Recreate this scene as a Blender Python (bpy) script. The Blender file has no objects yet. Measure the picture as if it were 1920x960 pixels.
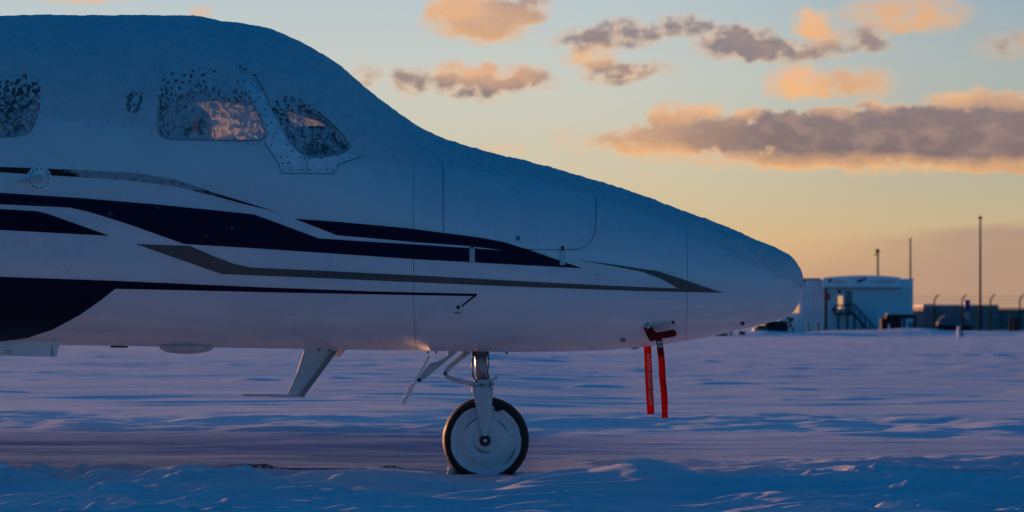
import bpy, bmesh, math, random
import numpy as np
from mathutils import Vector, Matrix
from mathutils.geometry import delaunay_2d_cdt

random.seed(4)
scene = bpy.context.scene
COL = scene.collection

# ------------------------------------------------------------------ camera
# metres: x to the right (the way the nose points), y away from the photographer, z up.
# The jet's centre line lies on y = 0, sixteen metres from the lens.
CAM_D, CAM_H, FPX, HOR = 16.0, 0.82, 5600.0, 612.0
cam_data = bpy.data.cameras.new('camera')
cam = bpy.data.objects.new('camera', cam_data)
COL.objects.link(cam)
cam.location = (0, -CAM_D, CAM_H)
cam.rotation_euler = (math.pi / 2, 0, 0)
cam_data.sensor_width = 36.0
cam_data.lens = 36.0 * FPX / 1920.0
cam_data.shift_y = (HOR - 480.0) / 1920.0
cam_data.clip_end = 9000
cam_data.dof.use_dof = True
cam_data.dof.focus_distance = 15.6
cam_data.dof.aperture_fstop = 6.3
scene.camera = cam

scene.view_settings.view_transform = 'Standard'
scene.view_settings.look = 'None'
scene.view_settings.exposure = 0.0
scene.view_settings.gamma = 1.0
scene.render.engine = 'CYCLES'
scene.cycles.max_bounces = 6
scene.cycles.transparent_max_bounces = 12

# ------------------------------------------------------------------ sun and sky
SUN_EL, SUN_AZ = math.radians(3.5), math.radians(-34.0)      # low, beyond the jet and a little to the left
sun_data = bpy.data.lights.new('sun', 'SUN')
sun_data.energy = 5.0
sun_data.angle = math.radians(0.5)
sun_data.color = (1.0, 0.43, 0.19)
sun = bpy.data.objects.new('sun', sun_data)
COL.objects.link(sun)
sun_dir = Vector((math.sin(SUN_AZ) * math.cos(SUN_EL), math.cos(SUN_AZ) * math.cos(SUN_EL), math.sin(SUN_EL)))
sun.rotation_euler = sun_dir.to_track_quat('Z', 'Y').to_euler()
sun.location = (-8, 10, 6)


class NT:
    """Small helper to write node trees."""
    def __init__(self, tree):
        self.t = tree
        self.t.nodes.clear()

    def n(self, kind, **kw):
        nd = self.t.nodes.new(kind)
        for k, v in kw.items():
            setattr(nd, k, v)
        return nd

    def put(self, sock, v):
        if isinstance(v, bpy.types.NodeSocket):
            self.t.links.new(v, sock)
        elif isinstance(v, (tuple, list)):
            n = len(sock.default_value)
            v = tuple(v) + (1.0,) * (n - len(v)) if n == 4 else tuple(v)
            sock.default_value = v
        else:
            sock.default_value = v

    def m(self, op, a, b=0.0, c=0.0, clamp=False):
        nd = self.n('ShaderNodeMath', operation=op, use_clamp=clamp)
        self.put(nd.inputs[0], a); self.put(nd.inputs[1], b); self.put(nd.inputs[2], c)
        return nd.outputs[0]

    def v(self, op, a, b=(0, 0, 0), c=None):
        nd = self.n('ShaderNodeVectorMath', operation=op)
        self.put(nd.inputs[0], a); self.put(nd.inputs[1], b)
        if c is not None:
            self.put(nd.inputs[2], c)
        return nd.outputs['Value'] if op in ('DOT_PRODUCT', 'LENGTH') else nd.outputs[0]

    def step(self, x, lo, hi, a=0.0, b=1.0):
        nd = self.n('ShaderNodeMapRange', interpolation_type='SMOOTHSTEP')
        for i, q in enumerate((x, lo, hi, a, b)):
            self.put(nd.inputs[i], q)
        return nd.outputs[0]

    def mix(self, f, a, b, kind='MIX'):
        nd = self.n('ShaderNodeMix', data_type='RGBA', blend_type=kind)
        self.put(nd.inputs[0], f); self.put(nd.inputs[6], a); self.put(nd.inputs[7], b)
        return nd.outputs[2]

    def noise(self, vec, scale, detail=2.0, rough=0.5, dist=0.0):
        nd = self.n('ShaderNodeTexNoise')
        self.put(nd.inputs['Vector'], vec)
        nd.inputs['Scale'].default_value = scale
        nd.inputs['Detail'].default_value = detail
        nd.inputs['Roughness'].default_value = rough
        nd.inputs['Distortion'].default_value = dist
        return nd

    def ramp(self, f, stops):
        nd = self.n('ShaderNodeValToRGB')
        els = nd.color_ramp.elements
        while len(els) < len(stops):
            els.new(0.5)
        for e, (p, c) in zip(els, stops):
            e.position = p
            e.color = tuple(c) + (1.0,)
        self.put(nd.inputs[0], f)
        return nd.outputs[0]


def lin(r, g, b):
    return tuple(((c / 255.0) / 12.92 if c < 10.3 else ((c / 255.0 + 0.055) / 1.055) ** 2.4) for c in (r, g, b))


world = bpy.data.worlds.new('World')
scene.world = world
world.use_nodes = True
W = NT(world.node_tree)
w_out = W.n('ShaderNodeOutputWorld')
w_bg = W.n('ShaderNodeBackground')
W.t.links.new(w_bg.outputs[0], w_out.inputs[0])
w_bg.inputs[1].default_value = 0.1
sky_tex = W.n('ShaderNodeTexSky', sky_type='NISHITA')
sky_tex.sun_disc = False
sky_tex.sun_elevation = SUN_EL
sky_tex.sun_rotation = SUN_AZ
w_dir = W.n('ShaderNodeTexCoord').outputs['Generated']
sep = W.n('ShaderNodeSeparateXYZ'); W.put(sep.inputs[0], w_dir)
dx, dy, dz = sep.outputs
el = W.m('MULTIPLY', W.m('ARCSINE', dz), 180 / math.pi)                # elevation in degrees
az = W.m('MULTIPLY', W.m('ARCTAN2', dx, dy), 180 / math.pi)            # 0 = straight away, + = right
# dusk dome: the physical sky, cooled as a camera balanced for daylight records a winter dusk
dome = W.mix(1.0, sky_tex.outputs[0], (0.044, 0.80, 2.02), 'MULTIPLY')
# afterglow layer above the sunset horizon
gl = W.m('DIVIDE', W.m('ADD', el, 2.0), 32.0, clamp=True)
def gp(e):
    return (e + 2.0) / 32.0
glow = W.ramp(gl, [(gp(-2), lin(150, 118, 108)), (gp(0.0), lin(194, 150, 124)), (gp(1.0), lin(208, 166, 131)),
                   (gp(1.5), lin(224, 183, 136)), (gp(2.2), lin(214, 192, 153)), (gp(3.7), lin(206, 201, 181)),
                   (gp(4.7), lin(202, 204, 194)), (gp(6.4), lin(184, 199, 204)), (gp(13), lin(100, 146, 188)),
                   (gp(30), lin(48, 92, 156))])
cool = W.m('MULTIPLY', W.step(az, 0.5, 11.5), W.step(el, 0.8, 4.0, .35, 1.0))
glow = W.mix(cool, glow, W.mix(1.0, glow, (0.66, 0.73, 0.78), 'MULTIPLY'))       # dimmer away from the sun
sun_off = W.m('ABSOLUTE', W.m('ADD', az, 30.0))
wg = W.m('MULTIPLY', W.step(el, 9, 30, 1, 0), W.step(sun_off, 50, 72, 1, 0))
base_sky = W.mix(wg, dome, W.mix(1.0, glow, (10, 10, 10), 'MULTIPLY'))

# clouds: each a cluster of lobes in azimuth/elevation (1/100 of a degree), broken up by noise
K = 180 / math.pi / FPX
lobes = [  # centre x, y and radii as sighted in the photograph, strength, greyness
    (900, 44, 128, 50, .95, .22), (862, 6, 80, 46, .9, .12), (975, 20, 84, 38, .8, .75), (905, 52, 70, 24, .4, .9),
    (768, 156, 46, 38, .8, .95), (870, 138, 84, 30, .75, .15), (955, 142, 80, 30, .75, .25), (880, 164, 116, 24, .8, .95), (1000, 156, 60, 26, .55, .95), (915, 184, 76, 18, .42, 1.0),
    (688, 142, 46, 30, .5, .75), (1085, 74, 64, 28, .72, 1.0), (1165, 66, 74, 38, .9, 1.0), (1268, 54, 74, 26, .78, 1.0),
    (1105, 108, 74, 28, .65, .05), (1150, 138, 88, 28, .75, .9), (1215, 132, 80, 22, .45, .6), (1378, 82, 98, 44, 1.0, 1.0), (1480, 98, 136, 26, .9, .95),
    (1516, 44, 46, 32, .9, .0), (1550, 66, 50, 28, .65, .15), (1628, 76, 56, 32, .78, .95), (1690, 26, 156, 40, .75, .18), (1725, 56, 80, 24, .48, .25),
    (1492, 156, 74, 42, .95, .0), (1600, 160, 96, 34, .85, .25), (1880, 92, 76, 38, .46, .85), (1925, 80, 36, 26, .4, .1),
    (1190, 262, 100, 30, .85, .35), (1290, 250, 120, 44, .9, .6), (1660, 258, 430, 60, 1.5, 1.0), (1940, 254, 380, 76, 1.2, .95), (1480, 250, 170, 40, .5, .9),
    (1795, 190, 66, 24, .85, .05), (1880, 198, 46, 24, .8, .05), (1440, 300, 230, 22, .6, .0), (1700, 312, 300, 20, .6, .0), (1930, 312, 220, 22, .55, .1), (1225, 284, 110, 20, .6, .0),
    (1260, 216, 60, 28, .85, .05), (1325, 208, 42, 20, .7, .0), (1400, 214, 46, 18, .65, .05), (1560, 208, 60, 16, .55, .1), (1650, 200, 60, 15, .5, .1),
    (1075, 262, 50, 34, .34, .0), (945, 278, 60, 18, .36, .0), (160, 2, 110, 22, .6, .05), (378, 30, 30, 16, .5, .1),
    (-220, 120, 160, 40, .9, .3), (-600, 40, 220, 60, 1.0, .5), (2500, 120, 220, 50, 1.0, .6), (-1500, 160, 420, 60, .8, .3),
    (600, -200, 260, 60, .9, .4), (1500, -260, 320, 60, 1.0, .7), (2300, -200, 260, 70, .9, .6)]
comb = W.n('ShaderNodeCombineXYZ')
W.put(comb.inputs[0], az); W.put(comb.inputs[1], el)
pos = comb.outputs[0]
warp = W.noise(pos, 1.5, 3.0, 0.55)
pos2 = W.v('ADD', pos, W.v('MULTIPLY', W.v('SUBTRACT', warp.outputs['Color'], (.5, .5, .5)), (.62, .40, 0)))
acc = None
for cx, cy, rx, ry, st, gr in lobes:
    a0, e0 = (cx - 960) * K, (HOR - cy) * K
    q = W.v('MULTIPLY', W.v('SUBTRACT', pos2, (a0, e0, 0)), (1 / (rx * K), 1 / (ry * K), 0))
    d = W.m('MULTIPLY', W.m('SUBTRACT', 1.0, W.v('DOT_PRODUCT', q, q), clamp=True), st)
    sq = W.v('DOT_PRODUCT', q, (0, 1, 0))
    cb = W.n('ShaderNodeCombineXYZ'); W.put(cb.inputs[0], 1.0); W.put(cb.inputs[1], gr); W.put(cb.inputs[2], sq)
    term = W.v('SCALE', cb.outputs[0]); W.put(term.node.inputs['Scale'], d)
    acc = term if acc is None else W.v('ADD', acc, term)
sa = W.n('ShaderNodeSeparateXYZ'); W.put(sa.inputs[0], acc)
den_raw = sa.outputs[0]
norm = W.m('MAXIMUM', den_raw, 0.02)
greyness = W.m('DIVIDE', sa.outputs[1], norm)
height = W.m('DIVIDE', sa.outputs[2], norm)
fb = W.noise(W.v('MULTIPLY', pos, (1, 1.5, 1)), 2.7, 8.0, 0.60)
fbv = W.m('SUBTRACT', fb.outputs[0], 0.5)
den = W.m('ADD', den_raw, W.m('MULTIPLY', fbv, W.m('MULTIPLY_ADD', W.m('MINIMUM', den_raw, 1.0), 2.6, 0.10)))
cover = W.step(den, 0.0, 0.98)
core = W.step(W.m('ADD', den, W.m('MULTIPLY', fbv, 1.5)), 0.02, 0.95)
orange = W.mix(W.step(height, -.8, .6), lin(246, 184, 120), lin(236, 184, 144))
mauve = W.mix(W.step(el, 2.6, 6.0), lin(122, 103, 106), lin(142, 130, 134))
vary = W.noise(W.v('MULTIPLY', pos, (1, 1.7, 1)), 1.7, 5.0, .55).outputs[0]
mauve = W.mix(W.step(vary, .42, .70, 0, .55), mauve, lin(176, 145, 132))
ccol = W.mix(W.m('MULTIPLY', core, greyness, clamp=True), orange, mauve)
clouded = W.mix(W.m('MULTIPLY', cover, 0.95), base_sky, W.mix(1.0, ccol, (10, 10, 10), 'MULTIPLY'))
# dull bank lying low on the right, wedge shaped
edge = W.m('MULTIPLY_ADD', W.m('SUBTRACT', W.m('MINIMUM', az, 16.0), 8.0), 0.075, 1.86)
edge = W.m('ADD', edge, W.m('MULTIPLY', W.m('SUBTRACT', W.noise(W.v('MULTIPLY', pos, (.5, 2.5, 1)), 1.2, 4.0).outputs[0], .5), .35))
bank = W.m('MULTIPLY', W.step(W.m('SUBTRACT', edge, el), -0.05, 0.22), W.step(az, 4.5, 9.5))
bank = W.m('MULTIPLY', bank, W.m('MULTIPLY', W.step(el, -0.3, 1.6, .25, .75), W.step(az, 22, 40, 1, 0)))
clouded = W.mix(bank, clouded, W.mix(1.0, (lin(172, 141, 126)), (10, 10, 10), 'MULTIPLY'))
W.put(w_bg.inputs[0], clouded)
world.cycles.sampling_method = 'MANUAL'
world.cycles.sample_map_resolution = 1024

# ------------------------------------------------------------------ materials
def material(name):
    mt = bpy.data.materials.new(name)
    mt.use_nodes = True
    N = NT(mt.node_tree)
    out = N.n('ShaderNodeOutputMaterial')
    return mt, N, out


def plain(name, col, rough=0.5, metal=0.0, spec=0.5, coat=0.0, var=0.12, vscale=6.0, bump=0.0, bscale=60.0, emit=None):
    mt, N, out = material(name)
    b = N.n('ShaderNodeBsdfPrincipled')
    co = N.n('ShaderNodeTexCoord').outputs['Object']
    nz = N.noise(co, vscale, 4.0, 0.6).outputs[0]
    f = N.step(nz, 0.3, 0.7)
    N.put(b.inputs['Base Color'], N.mix(f, tuple(c * (1 - var) for c in col), tuple(min(1, c * (1 + var)) for c in col)))
    N.put(b.inputs['Roughness'], N.m('MULTIPLY_ADD', f, 0.12, max(0.02, rough - 0.06)))
    b.inputs['Metallic'].default_value = metal
    b.inputs['Specular IOR Level'].default_value = spec
    b.inputs['Coat Weight'].default_value = coat
    if bump:
        bp = N.n('ShaderNodeBump'); bp.inputs['Strength'].default_value = bump; bp.inputs['Distance'].default_value = 0.004
        N.put(bp.inputs['Height'], N.noise(co, bscale, 4.0).outputs[0])
        N.put(b.inputs['Normal'], bp.outputs[0])
    if emit:
        N.put(b.inputs['Emission Color'], emit[0]); b.inputs['Emission Strength'].default_value = emit[1]
    N.put(out.inputs[0], b.outputs[0])
    return mt


def snow_material(name, bump=0.5, scale=90.0, dist=0.01):
    mt, N, out = material(name)
    b = N.n('ShaderNodeBsdfPrincipled')
    co = N.n('ShaderNodeTexCoord').outputs['Object']
    f = N.step(N.noise(co, 14.0, 5.0, .6).outputs[0], .3, .7)
    N.put(b.inputs['Base Color'], N.mix(f, (.77, .81, .86), (.87, .89, .92)))
    b.inputs['Roughness'].default_value = 0.75
    b.inputs['Specular IOR Level'].default_value = 0.25
    bp = N.n('ShaderNodeBump'); bp.inputs['Strength'].default_value = bump; bp.inputs['Distance'].default_value = dist
    h = N.m('ADD', N.noise(co, scale, 5.0, .65).outputs[0], N.m('MULTIPLY', N.noise(co, scale * .2, 3.0).outputs[0], 1.2))
    N.put(bp.inputs['Height'], h)
    N.put(b.inputs['Normal'], bp.outputs[0])
    N.put(out.inputs[0], b.outputs[0])
    return mt


def ground_material():
    mt, N, out = material('wind_packed_snow')
    b = N.n('ShaderNodeBsdfPrincipled')
    co = N.n('ShaderNodeNewGeometry').outputs['Position']
    f = N.step(N.noise(N.v('MULTIPLY', co, (.6, 1, 1)), 3.0, 5.0, .6).outputs[0], .3, .7)
    snow = N.mix(f, (.78, .81, .86), (.87, .89, .92))
    # bare asphalt showing through behind the tyre where the wheel track was swept by the wind
    sp = N.n('ShaderNodeSeparateXYZ'); N.put(sp.inputs[0], co)
    inx = N.m('MULTIPLY', N.step(sp.outputs[0], -2.5, -1.05), N.step(sp.outputs[0], -0.75, -0.3, 1, 0))
    iny = N.m('MULTIPLY', N.step(sp.outputs[1], -0.16, 0.10), N.step(sp.outputs[1], 0.12, 0.5, 1, 0))
    spk = N.noise(N.v('MULTIPLY', co, (1, .45, 1)), 30.0, 4.0, .7).outputs[0]
    bare = N.step(N.m('ADD', spk, N.m('MULTIPLY', N.m('MULTIPLY', inx, iny), .30)), .70, .80)
    bare = N.m('MULTIPLY', bare, N.m('MULTIPLY', inx, iny), clamp=True)
    # the swept lane beside the jet: thin old snow over asphalt, tinted dark blue against the warm sun
    lane = N.m('MULTIPLY', N.step(sp.outputs[1], -.9, .3), N.step(sp.outputs[1], 3.6, 6.2, 1, 0))
    lane = N.m('MULTIPLY', lane, N.step(sp.outputs[0], 1.6, -.4, .35, 1))
    # same dark tint added to unseen ground near the camera, cutting warm bounce
    bounce_dark = N.m('MULTIPLY', N.step(sp.outputs[1], -4.0, -4.8), N.step(sp.outputs[1], -60, -50))
    lane = N.m('MAXIMUM', lane, bounce_dark)
    ln = N.noise(N.v('MULTIPLY', co, (.22, 1, 1)), 2.2, 5.0, .6).outputs[0]
    lane = N.m('MULTIPLY', lane, N.step(ln, .25, .55, .80, 1), clamp=True)
    col = N.mix(lane, snow, (.18, .28, .45))
    N.put(b.inputs['Base Color'], N.mix(bare, col, (.035, .035, .04)))
    b.inputs['Roughness'].default_value = 0.6
    N.put(b.inputs['Specular IOR Level'], N.m('MULTIPLY_ADD', N.m('POWER', lane, .5), -.85, .85))
    bp = N.n('ShaderNodeBump'); bp.inputs['Strength'].default_value = 0.6; bp.inputs['Distance'].default_value = 0.012
    h = N.m('ADD', N.noise(co, 60.0, 5.0, .75).outputs[0], N.m('MULTIPLY', N.noise(N.v('MULTIPLY', co, (.22, 1, 1)), 8.0, 5.0, .65).outputs[0], 3.0))
    h = N.m('ADD', h, N.m('MULTIPLY', N.noise(N.v('MULTIPLY', co, (.13, 1, 1)), 2.0, 5.0, .65, .3).outputs[0], 4.5))
    N.put(bp.inputs['Height'], h)
    N.put(b.inputs['Normal'], bp.outputs[0])
    N.put(out.inputs[0], b.outputs[0])
    return mt


def dusted(name, col, amount, scale=16.0, rough=0.3, frost=(.60, .64, .70)):
    """Paint with blown snow sticking to it in streaks."""
    mt, N, out = material(name)
    b = N.n('ShaderNodeBsdfPrincipled')
    co = N.n('ShaderNodeTexCoord').outputs['Object']
    sp = N.n('ShaderNodeSeparateXYZ'); N.put(sp.inputs[0], co)
    nz = N.noise(N.v('MULTIPLY', co, (.55, 1, 1)), scale, 6.0, .68).outputs[0]
    thr = amount(N, sp.outputs[0], sp.outputs[2])
    f = N.step(N.m('ADD', nz, thr), .48, .72)
    N.put(b.inputs['Base Color'], N.mix(f, col, frost))
    N.put(b.inputs['Roughness'], N.m('MULTIPLY_ADD', f, .5, rough))
    b.inputs['Specular IOR Level'].default_value = .15
    N.put(out.inputs[0], b.outputs[0])
    return mt


def pane_material(name, lo, hi, warm=False, e0=.40, e1=.53):
    """Window glazing under hoar frost: thin feathered crystals that scatter light both ways, clear in the gaps."""
    mt, N, out = material(name)
    co = N.n('ShaderNodeTexCoord').outputs['Object']
    big = N.noise(co, 7.0, 3.0, .5, .4).outputs[0]
    nz = N.noise(co, 30.0, 7.0, .66, 1.0).outputs[0]
    mixd = N.m('ADD', N.m('MULTIPLY', nz, .72), N.m('MULTIPLY', big, .28))
    frost = N.step(mixd, e0, e1, lo, hi)
    tr = N.n('ShaderNodeBsdfTransparent'); tr.inputs[0].default_value = (.66, .67, .70, 1)
    gl_ = N.n('ShaderNodeBsdfGlossy'); gl_.inputs['Roughness'].default_value = .12
    clear = N.n('ShaderNodeMixShader'); clear.inputs[0].default_value = .06
    N.put(clear.inputs[1], tr.outputs[0]); N.put(clear.inputs[2], gl_.outputs[0])
    df = N.n('ShaderNodeBsdfDiffuse'); df.inputs[0].default_value = (.78, .82, .86, 1)
    tl = N.n('ShaderNodeBsdfTranslucent'); tl.inputs[0].default_value = (.58, .56, .54, 1)
    fr = N.n('ShaderNodeMixShader'); fr.inputs[0].default_value = .6 if warm else .3
    N.put(fr.inputs[1], df.outputs[0]); N.put(fr.inputs[2], tl.outputs[0])
    mx = N.n('ShaderNodeMixShader')
    N.put(mx.inputs[0], frost); N.put(mx.inputs[1], clear.outputs[0]); N.put(mx.inputs[2], fr.outputs[0])
    N.put(out.inputs[0], mx.outputs[0])
    return mt


def cloth_material(name, col):
    mt, N, out = material(name)
    co = N.n('ShaderNodeTexCoord').outputs['Object']
    c = N.mix(N.step(N.noise(co, 40.0, 4.0).outputs[0], .35, .65), tuple(x * .8 for x in col), col)
    df = N.n('ShaderNodeBsdfDiffuse'); N.put(df.inputs[0], c)
    tl = N.n('ShaderNodeBsdfTranslucent'); N.put(tl.inputs[0], c)
    mx = N.n('ShaderNodeMixShader'); mx.inputs[0].default_value = .45
    N.put(mx.inputs[1], df.outputs[0]); N.put(mx.inputs[2], tl.outputs[0])
    N.put(out.inputs[0], mx.outputs[0])
    return mt


M = {
    'paint': plain('white_aircraft_paint', (.74, .76, .78), .28, coat=.35, var=.03, vscale=2.5),
    'navy': plain('navy_paint', (.0025, .005, .026), .45, spec=.12, var=.1),
    'taupe': plain('taupe_paint', (.105, .095, .085), .35, var=.08),
    'seam': plain('seam_sealant', (.22, .24, .26), .7),
    'metal': plain('bare_metal', (.55, .56, .57), .33, metal=.9, var=.15, vscale=20),
    'chrome': plain('strut_chrome', (.40, .41, .43), .38, metal=.8, var=.05),
    'plate': plain('windscreen_frame_metal', (.80, .83, .86), .40, metal=0.0, var=.12, vscale=18),
    'rubber': plain('tyre_rubber', (.014, .014, .016), .62, spec=.3, var=.3, vscale=20, bump=.4, bscale=80),
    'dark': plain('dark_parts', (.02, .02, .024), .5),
    'gear': plain('gear_grey_paint', (.55, .58, .60), .35, var=.08, vscale=12),
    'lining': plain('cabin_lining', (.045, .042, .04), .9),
    'cover': plain('red_cover_fabric', (.20, .008, .012), .85, spec=.1, var=.25, vscale=40, bump=.5, bscale=120),
    'streamer': cloth_material('red_streamer_cloth', (.62, .020, .018)),
    'label': plain('pale_print', (.55, .50, .50), .8),
    'steel': plain('dull_steel', (.16, .17, .19), .5, metal=.4, var=.15, vscale=20),
    'snow': snow_material('clinging_snow', 1.0, 55.0, .022),
    'ground': ground_material(),
}

# ------------------------------------------------------------------ object helpers
def empty(name, loc, label, cat, group=None):
    o = bpy.data.objects.new(name, None)
    o.empty_display_size = .2
    COL.objects.link(o)
    o.location = loc
    o['label'] = label
    o['category'] = cat
    if group:
        o['group'] = group
    return o


def mesh_obj(name, verts, faces, mat, parent=None, smooth=True, loc=None):
    me = bpy.data.meshes.new(name)
    v = [tuple(p) for p in verts]
    if parent is not None:
        pl = world_loc(parent)
        v = [(a - pl[0], b - pl[1], c - pl[2]) for a, b, c in v]
    me.from_pydata(v, [], [tuple(int(i) for i in f) for f in faces])
    me.materials.append(mat)
    if smooth:
        me.polygons.foreach_set('use_smooth', [True] * len(me.polygons))
    me.update()
    o = bpy.data.objects.new(name, me)
    COL.objects.link(o)
    o.parent = parent
    return o


def world_loc(o):
    x = Vector((0, 0, 0))
    while o is not None:
        x += o.location
        o = o.parent
    return x


class MB:
    """Collects shapes (world coordinates) for one mesh object."""
    def __init__(self):
        self.v, self.f = [], []

    def add(self, v, f):
        b = len(self.v)
        self.v += [Vector(p) for p in v]
        self.f += [tuple(i + b for i in q) for q in f]
        return self

    def box(self, lo, hi, bev=0.0):
        bm = bmesh.new()
        bmesh.ops.create_cube(bm, size=1.0)
        c = [(a + b) / 2 for a, b in zip(lo, hi)]
        s = [abs(b - a) for a, b in zip(lo, hi)]
        for p in bm.verts:
            p.co = Vector((p.co.x * s[0] + c[0], p.co.y * s[1] + c[1], p.co.z * s[2] + c[2]))
        if bev:
            bmesh.ops.bevel(bm, geom=list(bm.edges), offset=min(bev, min(s) * .45), segments=2, affect='EDGES', profile=.5)
        self.bm(bm)
        return self

    def bm(self, bm):
        bm.verts.index_update()
        self.add([p.co.copy() for p in bm.verts], [[q.index for q in f.verts] for f in bm.faces])
        bm.free()
        return self

    def tube(self, path, r, n=10, cap=True):
        path = [Vector(p) for p in path]
        rs = r if isinstance(r, (list, tuple)) else [r] * len(path)
        vs, fs = [], []
        up = None
        for i, p in enumerate(path):
            t = (path[min(i + 1, len(path) - 1)] - path[max(i - 1, 0)]).normalized()
            if up is None:
                up = Vector((0, 1, 0)) if abs(t.y) < .9 else Vector((1, 0, 0))
            a = t.cross(up).normalized()
            b = a.cross(t).normalized()
            up = b
            for k in range(n):
                w = 2 * math.pi * k / n
                vs.append(p + (a * math.cos(w) + b * math.sin(w)) * rs[i])
        for i in range(len(path) - 1):
            for k in range(n):
                fs.append((i * n + k, i * n + (k + 1) % n, (i + 1) * n + (k + 1) % n, (i + 1) * n + k))
        if cap:
            fs.append(tuple(range(n))[::-1])
            fs.append(tuple((len(path) - 1) * n + k for k in range(n)))
        return self.add(vs, fs)

    def lathe_y(self, c, prof, n=64):
        """Revolve (radius, y offset) about an axis along y through c."""
        vs, fs = [], []
        for r, yo in prof:
            for k in range(n):
                w = 2 * math.pi * k / n
                vs.append((c[0] + r * math.cos(w), c[1] + yo, c[2] + r * math.sin(w)))
        for i in range(len(prof) - 1):
            for k in range(n):
                fs.append((i * n + k, (i + 1) * n + k, (i + 1) * n + (k + 1) % n, i * n + (k + 1) % n))
        return self.add(vs, fs)

    def prism(self, poly, y0, y1, bev=0.0):
        """Polygon in x,z pushed from y0 to y1."""
        bm = bmesh.new()
        a = [bm.verts.new((p[0], y0, p[1])) for p in poly]
        f = bm.faces.new(a)
        r = bmesh.ops.extrude_face_region(bm, geom=[f])
        for e in r['geom']:
            if isinstance(e, bmesh.types.BMVert):
                e.co.y = y1
        bmesh.ops.recalc_face_normals(bm, faces=bm.faces)
        if bev:
            bmesh.ops.bevel(bm, geom=list(bm.edges), offset=bev, segments=2, affect='EDGES', profile=.5)
        return self.bm(bm)

    def build(self, name, mat, parent=None, smooth=False):
        return mesh_obj(name, self.v, self.f, mat, parent, smooth)


def PT(px, py, d):
    """The point sighted at (px, py) in the photograph that lies d metres from the lens."""
    return Vector(((px - 960) * d / FPX, d - CAM_D, CAM_H - (py - HOR) * d / FPX))


def XZ(px, py, d):
    p = PT(px, py, d)
    return (p.x, p.z)


def text_mesh(body, size, extrude=0.0):
    cu = bpy.data.curves.new('lettering', 'FONT')
    cu.body = body
    cu.size = size
    cu.align_x = 'CENTER'; cu.align_y = 'CENTER'
    cu.extrude = extrude
    cu.resolution_u = 3
    ob = bpy.data.objects.new('lettering', cu)
    COL.objects.link(ob)
    dg = bpy.context.evaluated_depsgraph_get()
    me = bpy.data.meshes.new_from_object(ob.evaluated_get(dg))
    vs = [v.co.copy() for v in me.vertices]
    fs = [tuple(p.vertices) for p in me.polygons]
    bpy.data.objects.remove(ob)
    bpy.data.curves.remove(cu)
    bpy.data.meshes.remove(me)
    return vs, fs


# ------------------------------------------------------------------ numpy gradient noise
_perm = np.random.RandomState(11).permutation(256)
_perm = np.concatenate([_perm, _perm, _perm])
_grad = np.array([[math.cos(a), math.sin(a)] for a in np.linspace(0, 2 * math.pi, 16, endpoint=False)])


def pnoise(x, y):
    x = np.asarray(x, float); y = np.asarray(y, float)
    x0 = np.floor(x).astype(int); y0 = np.floor(y).astype(int)
    fx, fy = x - x0, y - y0
    u = fx * fx * fx * (fx * (fx * 6 - 15) + 10)
    v = fy * fy * fy * (fy * (fy * 6 - 15) + 10)

    def g(ix, iy, dx_, dy_):
        h = _perm[(_perm[ix & 255] + iy) & 255] & 15
        gr = _grad[h]
        return gr[..., 0] * dx_ + gr[..., 1] * dy_
    a = g(x0, y0, fx, fy); b = g(x0 + 1, y0, fx - 1, fy)
    c = g(x0, y0 + 1, fx, fy - 1); d = g(x0 + 1, y0 + 1, fx - 1, fy - 1)
    return 1.5 * ((a * (1 - u) + b * u) * (1 - v) + (c * (1 - u) + d * u) * v)


def fbm(x, y, o=4, gain=.5):
    s, a, t = 0, 1, 0
    for i in range(o):
        s = s + a * pnoise(x * 2 ** i + 17.3 * i, y * 2 ** i - 9.1 * i)
        t += a
        a *= gain
    return s / t


def sstep(x, a, b):
    t = np.clip((x - a) / (b - a), 0, 1)
    return t * t * (3 - 2 * t)


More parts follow.
